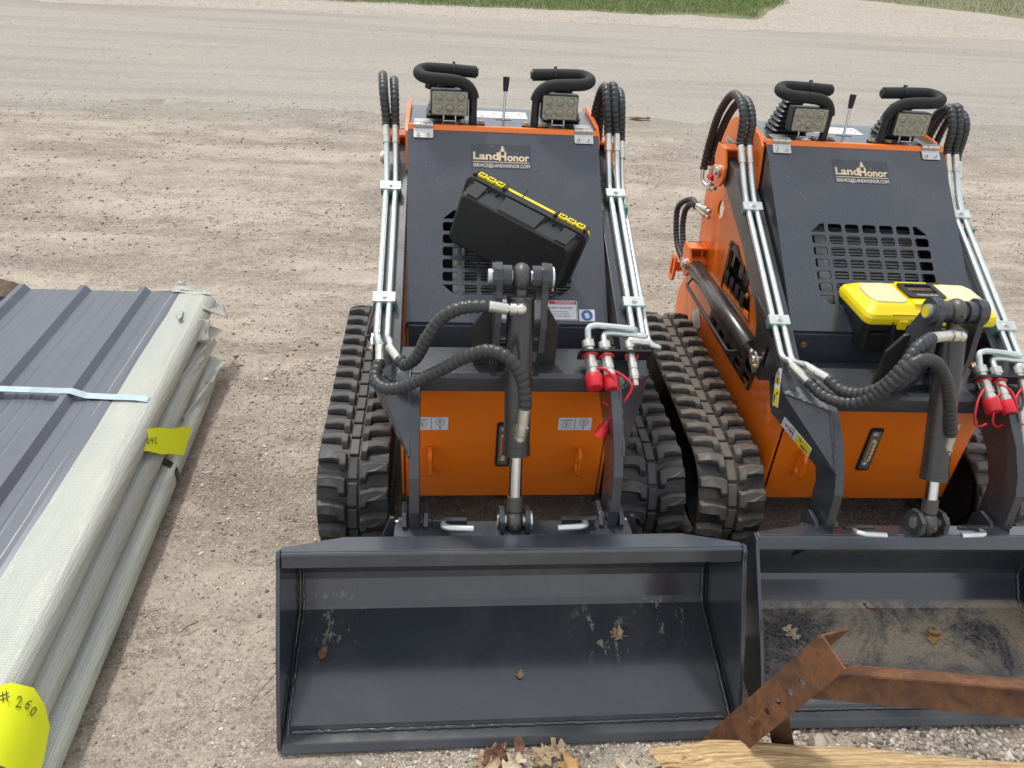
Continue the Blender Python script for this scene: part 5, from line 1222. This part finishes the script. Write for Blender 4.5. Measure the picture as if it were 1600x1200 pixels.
# ------------------------------------------------------------------ dead leaves, twigs
def leaf(pos, size0, rz, kind, mat, label, tilt=(0, 0), curl=.25, seed=0, group='dead leaves scattered about', parent_mat=None):
    rnd = random.Random(seed); size = size0 * .86
    if kind == 'oak': outl = [(0, 0), (.06, .10), (.22, .12), (.30, .24), (.13, .30), (.16, .40), (.38, .48), (.34, .62), (.15, .60), (.17, .70), (.30, .80), (.20, .90), (.08, .88), (0, 1.0)]
    elif kind == 'maple': outl = [(0, 0), (.10, .06), (.40, .02), (.32, .18), (.52, .34), (.60, .52), (.36, .50), (.28, .56), (.34, .80), (.18, .74), (0, 1.0)]
    else: outl = [(0, 0), (.12, .10), (.24, .28), (.26, .48), (.20, .66), (.10, .84), (0, 1.0)]
    R_ = [(x * rnd.uniform(.8, 1.1), y + rnd.uniform(-.02, .02)) for x, y in outl]; L_ = [(-x * rnd.uniform(.75, 1.1), y + rnd.uniform(-.03, .03)) for x, y in outl]
    n = len(outl); vs = []; fs = []
    bx, by = rnd.uniform(-curl, curl), rnd.uniform(.3, 1) * curl
    def zz(x, y): return (abs(x) ** 1.4 * 1.3 * curl + bx * x * y + by * (y - .5) ** 2 + .06 * curl * math.sin(9 * y + 7 * x)) * size + .0015
    rows = 5
    for i in range(n):
        for r in range(rows):
            t = r / (rows - 1); a = L_[i][0] * (1 - t) + R_[i][0] * t; yy = L_[i][1] * (1 - t) + R_[i][1] * t
            if r == 2: a = 0
            vs.append((a * size, (yy - .5) * size, zz(a, yy)))
    fs = [(i * rows + r, i * rows + r + 1, (i + 1) * rows + r + 1, (i + 1) * rows + r) for i in range(n - 1) for r in range(rows - 1)]
    b = MB(); b.add(vs, fs, M[mat], True)
    b.tube([(0, -.5 * size, zz(0, 0)), (.02 * size, -.66 * size, zz(0, 0) + .002), (.07 * size, -.80 * size, .004 + zz(0, 0))], .0011, M[mat], 5)
    b.tube([(0, (y - .5) * size, zz(0, y) + .0004) for y in (0, .3, .6, .9)], .0007, M[mat], 4)
    o = b.build('dead_leaf'); o.modifiers.new('Solidify', 'SOLIDIFY').thickness = .0006
    R = Matrix.Rotation(rz, 4, 'Z'); o.matrix_world = (parent_mat or Matrix()) @ Matrix.Translation(pos) @ Matrix.Rotation(tilt[0], 4, 'X') @ Matrix.Rotation(tilt[1], 4, 'Y') @ R
    tag(o, label, 'leaf', group); return o
fa = math.atan(.25)
leaf((-.486, -.236, .061), .050, math.radians(-25), 'round', 'leaf_brown', 'folded dark brown leaf at the left end of the clean bucket', (fa, .6), .7, 1)
leaf((.288, -.206, .068), .044, math.radians(70), 'maple', 'leaf_tan', 'crumpled tan leaf below the mud splashes in the clean bucket', (fa, 0), .6, 2)
leaf((-.291, -.163, .020), .068, math.radians(28), 'oak', 'leaf_pale', 'pale oak leaf at the left of the muddy bucket', (.05, 0), .25, 3, parent_mat=m2w)
leaf((-.017, -.075, .024), .062, math.radians(75), 'round', 'leaf_brown', 'narrow brown leaf lying on the upper edge of the mud in the muddy bucket', (.2, .1), .6, 4, parent_mat=m2w)
leaf((.119, -.179, .022), .075, math.radians(-30), 'oak', 'leaf_gold', 'golden lobed oak leaf in the middle of the muddy bucket', (.05, 0), .5, 5, parent_mat=m2w)
nb = MB(); nb.ball((0, 0, 0), .0095, M['leaf_tan'], (1.1, 1, .5), 12)
for i in range(40): a = random.uniform(0, 2 * PI); r = random.uniform(.002, .011); nb.ball((r * math.cos(a), r * math.sin(a), .003), .0022, random.choice((M['leaf_tan'], M['leaf_brown'], M['leaf_pale'])), (1, 1, 1), 6)
nb_o = nb.build('seed_pod'); nb_o.location = (.021, -.305, .046); nb_o.rotation_euler.x = fa; tag(nb_o, 'small round speckled seed pod in the middle of the clean bucket floor', 'seed pod')
gl = [((-0.050, -.497, .012), .085, -40, 'maple', 'leaf_brown', 'upright brown leaf leaning on the bucket edge at the left of the leaf pile', (.7, .2)),
      ((-0.080, -.520, .006), .080, 20, 'maple', 'leaf_tan', 'crumpled tan leaf at the left side of the leaf pile', (.1, .2)),
      ((0.005, -.482, .026), .060, 10, 'round', 'leaf_brown', 'dark curled leaf on top of the leaf pile against the bucket', (.9, .1)),
      ((-0.010, -.520, .010), .080, -60, 'oak', 'leaf_pale', 'pale cream oak leaf in the middle of the leaf pile', (.1, 0)),
      ((0.091, -.492, .012), .075, -75, 'oak', 'leaf_tan', 'light tan oak leaf at the right end of the leaf pile', (.25, 0)),
      ((0.055, -.512, .006), .065, 130, 'maple', 'leaf_tan', 'flat tan leaf beside the pale oak leaf of the pile', (.05, 0)),
      ((0.115, -.545, .005), .080, 100, 'maple', 'leaf_gold', 'reddish tan leaf flat on the gravel in front of the pile', (.0, 0)),
      ((-.083, .435, .006), .075, 80, 'maple', 'leaf_tan', 'tan leaf on the dirt under the loader with the clean bucket', (.1, 0)),
      ((.01, .430, .008), .100, 60, 'maple', 'leaf_gold', 'large golden leaf on the dirt under the loader with the clean bucket', (.15, .1)),
      ((.245, -.530, .004), .045, 30, 'round', 'leaf_pale', 'small pale leaf on the gravel before the clean bucket', (.0, 0))]
for i, (p, s, r, k, mt, lb, tl) in enumerate(gl): leaf(p, s, math.radians(r), k, mt, lb, tl, .5, 20 + i)
dv = MB()
for i in range(7): dv.ball((random.uniform(-.10, .10), random.uniform(-.03, .03), .012), random.uniform(.012, .03), M['leaf_brown'] if i % 2 else M['leaf_tan'], (1.6, 1, .5), 8)
d_o = dv.build('dirt_clod'); d_o.location = (1.62, 5.50, 0); tag(d_o, 'small clump of dirt and bark at the near edge of the gravel road', 'dirt clod')
for i, (x, y, L, r, lb) in enumerate(((-.636, -.272, .10, 60, 'thin straw stem on the dirt left of the clean bucket'), (-.60, .60, .11, 12, 'whitish stick on the dirt beside the left track'), (-.99, 2.94, .22, -20, 'thin twig far back on the gravel left of the machines'), (-.86, -.10, .05, 40, 'short brown twig near the stack of bundles'))):
    b = MB(); b.tube([(-L / 2, 0, .004), (-L * .1, L * .04, .008), (L / 2, 0, .005)], .0018, M['leaf_pale' if i < 2 else 'leaf_brown'], 6); o = b.build('twig'); o.location = (x, y, .003); o.rotation_euler.z = math.radians(r); tag(o, lb, 'twig')

# ------------------------------------------------------------------ ground, road, drive, verge
def vnoise(x, y, f, seed, o=4):
    out = np.zeros_like(x); amp = 1.0
    for k in range(o):
        rs = np.random.default_rng(seed + k); G = rs.random((257, 257)); G[-1] = G[0]; G[:, -1] = G[:, 0]
        fx = (x * f) % 256; fy = (y * f) % 256; ix = fx.astype(int); iy = fy.astype(int); tx = fx - ix; ty = fy - iy; tx = tx * tx * (3 - 2 * tx); ty = ty * ty * (3 - 2 * ty)
        a = G[ix, iy]; b = G[(ix + 1) % 256, iy]; c = G[ix, (iy + 1) % 256]; d = G[(ix + 1) % 256, (iy + 1) % 256]
        out += amp * ((a * (1 - tx) + b * tx) * (1 - ty) + (c * (1 - tx) + d * tx) * ty - .5); amp *= .5; f *= 2.03
    return out
def groundz(x, y):
    z = .030 * vnoise(x, y, 1.3, 3, 2) + .018 * vnoise(x, y, 6, 9, 4) + .010 * vnoise(x, y, 30, 21, 3)
    flat = np.zeros_like(x)
    for ox in (0, 1.0984): flat = np.maximum(flat, np.clip(1.35 - np.maximum(np.abs(x - ox) / .62, np.abs(y - .35) / .95) * 1.0, 0, .35) / .35)
    flat = np.maximum(flat, np.clip(((-x - .95) / .1), 0, 1) * np.clip((1.5 - y) / .2, 0, 1))
    far = np.clip((y - 4.6) / .9, 0, 1)
    return z * (1 - .80 * flat) * (1 - far) - .008
def axis(lo, hi, step, far, g=1.16):
    a = list(np.arange(lo, hi, step)); s = step; x = hi
    while x < far: a.append(x); s *= g; x += s
    a.append(far); s = step; x = lo - step; b = []
    while x > -far: b.append(x); s *= g; x -= s
    return np.array([-far] + b[::-1] + a)
xs = axis(-1.6, 2.4, .018, 260); ys_ = axis(-.85, 3.2, .018, 260)
X_, Y_ = np.meshgrid(xs, ys_); Z_ = groundz(X_, Y_)
def grid_obj(name, X, Y, Z, mat, smooth=True):
    h, w = X.shape; V = np.stack([X, Y, Z], -1).reshape(-1, 3).astype(np.float32); i = np.arange(h * w).reshape(h, w)
    F = np.stack([i[:-1, :-1], i[:-1, 1:], i[1:, 1:], i[1:, :-1]], -1).reshape(-1, 4).astype(np.int32)
    me = bpy.data.meshes.new(name); me.vertices.add(len(V)); me.vertices.foreach_set('co', V.ravel()); me.loops.add(F.size); me.loops.foreach_set('vertex_index', F.ravel())
    me.polygons.add(len(F)); me.polygons.foreach_set('loop_start', np.arange(0, F.size, 4, dtype=np.int32)); me.polygons.foreach_set('loop_total', np.full(len(F), 4, np.int32)); me.update(); me.validate()
    me.polygons.foreach_set('use_smooth', np.full(len(F), smooth)); me.materials.append(mat); o = bpy.data.objects.new(name, me); COL.objects.link(o); return o
g = grid_obj('ground', X_, Y_, Z_, M['ground']); tag(g, kind='structure')
def strip(name, near, far, x0, x1, nx_, ny_, z, mat, jn, jf, seed):
    u = np.linspace(x0, x1, nx_); v = np.linspace(0, 1, ny_); U, Vv = np.meshgrid(u, v)
    a = near(U) + jn * vnoise(U, U * 0 + seed, 2.2, seed, 4); b = far(U) + jf * vnoise(U, U * 0 + seed + 3, 1.5, seed + 5, 4)
    Y = a + (b - a) * Vv; Z = z + U * 0 + Y * 0
    o = grid_obj(name, U, Y, Z, mat); tag(o, kind='structure'); return o
strip('road', lambda x: 5.42 + .066 * x, lambda x: 11.15 + .085 * x, -60, 60, 900, 40, -.0074, M['road'], .28, .35, 4)
strip('grass_verge_soil', lambda x: 12.30 + .085 * x + np.clip(x - 5.3, 0, 9) * 1.8, lambda x: 60 + x * 0, -60, 8.2, 300, 60, -.0060, M['turf'], .30, .3, 31)
strip('gravel_drive', lambda x: 11.0 + .085 * x, lambda x: 12.5 + .085 * x + np.clip(x - 4.0, 0, 60) * 3.0, -60, 60, 700, 40, -.0067, M['drive'], .2, .3, 40)
strip('rough_verge_soil', lambda x: 22.5 - .62 * x + np.clip(x - 13.5, 0, 60) * .35, lambda x: 60 + x * 0, 9.0, 40, 300, 60, -.0056, M['turf'], .4, .3, 51)

def instances(name, pts, proto_v, proto_f, scale3, rotz, tint, mat, jitter, kind='stuff', rx=None):
    n = len(pts); V0 = np.array(proto_v); k = len(V0)
    V = np.repeat(V0[None], n, 0) * (1 + jitter * (RNG.random((n, k, 1)) - .5)) * scale3[:, None, :]
    if rx is not None: c, s = np.cos(rx)[:, None], np.sin(rx)[:, None]; y = V[..., 1] * c - V[..., 2] * s; z = V[..., 1] * s + V[..., 2] * c; V[..., 1] = y; V[..., 2] = z
    c, s = np.cos(rotz)[:, None], np.sin(rotz)[:, None]; x = V[..., 0] * c - V[..., 1] * s; y = V[..., 0] * s + V[..., 1] * c; V[..., 0] = x; V[..., 1] = y
    V = (V + pts[:, None, :]).reshape(-1, 3).astype(np.float32); F0 = np.array(proto_f); m = F0.shape[1]
    F = (F0[None] + (np.arange(n) * k)[:, None, None]).reshape(-1, m).astype(np.int32)
    me = bpy.data.meshes.new(name); me.vertices.add(len(V)); me.vertices.foreach_set('co', V.ravel()); me.loops.add(F.size); me.loops.foreach_set('vertex_index', F.ravel())
    me.polygons.add(len(F)); me.polygons.foreach_set('loop_start', np.arange(0, F.size, m, dtype=np.int32)); me.polygons.foreach_set('loop_total', np.full(len(F), m, np.int32)); me.update()
    at = me.attributes.new('tint', 'FLOAT_COLOR', 'POINT'); C4 = np.ones((n, k, 4), np.float32); C4[..., :3] = tint[:, None, :]; at.data.foreach_set('color', C4.ravel())
    me.materials.append(mat); o = bpy.data.objects.new(name, me); COL.objects.link(o); o['kind'] = kind; return o
bmi = bmesh.new(); bmesh.ops.create_icosphere(bmi, subdivisions=1, radius=1); IV = [tuple(v.co) for v in bmi.verts]; IF = [tuple(v.index for v in f.verts) for f in bmi.faces]
bmesh.ops.subdivide_edges(bmi, edges=bmi.edges, cuts=1, use_grid_fill=True); bmi.free()
bmi = bmesh.new(); bmesh.ops.create_icosphere(bmi, subdivisions=2, radius=1); IV2 = [tuple(v.co) for v in bmi.verts]; IF2 = [tuple(v.index for v in f.verts) for f in bmi.faces]; bmi.free()
def stones(name, n, x0, x1, y0, y1, r0, r1, pw, light, clump=None, hi=False, gate=None):
    P = np.stack([RNG.uniform(x0, x1, n), RNG.uniform(y0, y1, n)], 1)
    if clump is not None:
        d = vnoise(P[:, 0], P[:, 1], clump, 77, 3); P = P[RNG.random(n) < np.clip(.5 + 1.3 * d, .08, 1)]
    if gate is not None: P = P[gate(P[:, 0], P[:, 1])]
    n = len(P); r = r0 + (r1 - r0) * RNG.random(n) ** pw
    S = np.stack([r * RNG.uniform(.8, 1.5, n), r * RNG.uniform(.6, 1.1, n), r * RNG.uniform(.35, .75, n)], 1)
    z = groundz(P[:, 0], P[:, 1]) + S[:, 2] * RNG.uniform(-.1, .45, n)
    pal = np.array([(.42, .36, .29), (.52, .45, .37), (.30, .25, .20), (.15, .13, .11), (.46, .36, .26), (.62, .58, .52)]); w = np.array([.30, .25, .15, .07, .12, .11]) if not light else np.array([.2, .27, .12, .08, .11, .22])
    T = pal[RNG.choice(6, n, p=w)] * RNG.uniform(.8, 1.2, (n, 1))
    return instances(name, np.stack([P[:, 0], P[:, 1], z], 1), IV2 if hi else IV, IF2 if hi else IF, S, RNG.uniform(0, 6.28, n), T, M['stone'], .5 if not hi else .38)
out_of_stack = lambda x, y: ~((x < -1.02) & (y < 1.15))
stones('gravel', 85000, -1.25, 2.1, -.72, 1.3, .0012, .0055, 3.0, False, 1.7, gate=out_of_stack)
stones('gravel', 70000, -4.5, 6.0, 1.2, 5.6, .0026, .0095, 3.0, False, 1.4, gate=out_of_stack)
stones('gravel', 15000, .62, 2.0, -.80, -.43, .002, .0095, 2.3, True, 7)
stones('gravel', 110, .66, 2.0, -.72, -.45, .009, .024, 1.8, True, 5, True)
stones('gravel', 6500, -.35, .66, -.72, -.47, .002, .0055, 2.0, True, 8)
stones('gravel', 260, -1.1, .0, -.55, 1.4, .005, .012, 2.6, True, 3, True, gate=out_of_stack)
stones('gravel', 9000, -7, 16, 5.0, 13.5, .004, .011, 2.5, True, .8)
# grass blades of the verge
def blades(name, n, x0, x1, y0, y1, gate, cols, hgt):
    P = np.stack([RNG.uniform(x0, x1, n), RNG.uniform(y0, y1, n)], 1); P = P[gate(P[:, 0], P[:, 1])]; n = len(P)
    V0 = [(-.5, 0, 0), (.5, 0, 0), (.32, .12, .55), (-.32, .12, .55), (0, .42, 1.0)]; F0 = [(0, 1, 2), (0, 2, 3), (3, 2, 4)]
    S = np.stack([RNG.uniform(.005, .011, n), RNG.uniform(.04, .09, n), RNG.uniform(.5, 1.2, n) * hgt], 1)
    pal = np.array(cols); T = pal[RNG.choice(len(pal), n)] * RNG.uniform(.75, 1.25, (n, 1))
    return instances(name, np.stack([P[:, 0], P[:, 1], np.zeros(n)], 1), V0, F0, S, RNG.uniform(0, 6.28, n), T, M['blade'], .1)
edge = lambda x, y: 12.25 + .085 * x + np.clip(x - 5.3, 0, 9) * 1.6 + .6 * vnoise(x, y, 1.2, 66, 4)
blades('grass', 120000, -7.5, 8.0, 11.9, 17.5, lambda x, y: (y > edge(x, y)) & (RNG.random(len(x)) < np.clip((y - edge(x, y)) * 2.2 + .15, 0, 1)), [(.12, .23, .035), (.15, .28, .045), (.09, .18, .03), (.22, .30, .08), (.33, .30, .15)], .060)
blades('grass', 26000, 9.5, 22, 12.5, 24, lambda x, y: y > 22.6 - .62 * x + np.clip(x - 13.5, 0, 60) * .35 + .5 * vnoise(x, y, 1.0, 67, 4), [(.10, .12, .04), (.16, .14, .07), (.22, .18, .11), (.09, .13, .03)], .06)

# ------------------------------------------------------------------ light, sky, camera
AZ, EL = math.radians(-24), math.radians(60)     # direction towards the sun: behind the machines, a little to the left
sd = Vector((math.sin(AZ) * math.cos(EL), math.cos(AZ) * math.cos(EL), math.sin(EL)))
su = bpy.data.lights.new('sun', 'SUN'); su.energy = 2.3; su.angle = math.radians(6.0); su.color = (1.0, .965, .91)
so_ = bpy.data.objects.new('sun', su); COL.objects.link(so_); so_.rotation_euler = sd.to_track_quat('Z', 'Y').to_euler()
wd = bpy.data.worlds.new('World'); scene.world = wd; wd.use_nodes = True; nt = wd.node_tree; nt.nodes.clear()
out = nt.nodes.new('ShaderNodeOutputWorld'); bg = nt.nodes.new('ShaderNodeBackground'); sky = nt.nodes.new('ShaderNodeTexSky')
sky.sky_type = 'NISHITA'; sky.sun_disc = False; sky.sun_elevation = EL; sky.sun_rotation = AZ; sky.dust_density = 3.0; sky.air_density = 1.2
tc = nt.nodes.new('ShaderNodeTexCoord'); mp = N(nt, 'ShaderNodeMapping'); mp.inputs['Scale'].default_value = (1, 1, 2.2); nt.links.new(tc.outputs['Generated'], mp.inputs[0])
cn = noise_tex(nt, mp.outputs[0], 2.4, 7, .6, .4)
cf = ramp(nt, cn, [(.34, .45), (.58, .95)])
skc = mixc(nt, cf, sky.outputs[0], (6.8, 6.9, 7.1))
nt.links.new(skc, bg.inputs[0]); bg.inputs[1].default_value = .15; nt.links.new(bg.outputs[0], out.inputs[0])
cam = bpy.data.cameras.new('camera'); co = bpy.data.objects.new('camera', cam); COL.objects.link(co); scene.camera = co
cam.sensor_width = 36; cam.lens = 1187.4 / 1600 * 36; cam.clip_start = .05; cam.clip_end = 1200
yaw, pit, rol = math.radians(6.58), math.radians(33.42), math.radians(-4.09)
fw = Vector((math.sin(yaw) * math.cos(pit), math.cos(yaw) * math.cos(pit), -math.sin(pit))); rt = Vector((math.cos(yaw), -math.sin(yaw), 0)); dn = fw.cross(rt)
r2 = rt * math.cos(rol) + dn * math.sin(rol); d2 = -rt * math.sin(rol) + dn * math.cos(rol)
co.matrix_world = Matrix(((r2.x, -d2.x, -fw.x, -.192), (r2.y, -d2.y, -fw.y, -1.5107), (r2.z, -d2.z, -fw.z, 1.743), (0, 0, 0, 1)))
vs_ = scene.view_settings; vs_.view_transform = 'Standard'; vs_.look = 'None'; vs_.exposure = 0.18; vs_.gamma = 1.0; vs_.use_curve_mapping = False
scene.cycles.max_bounces = 8
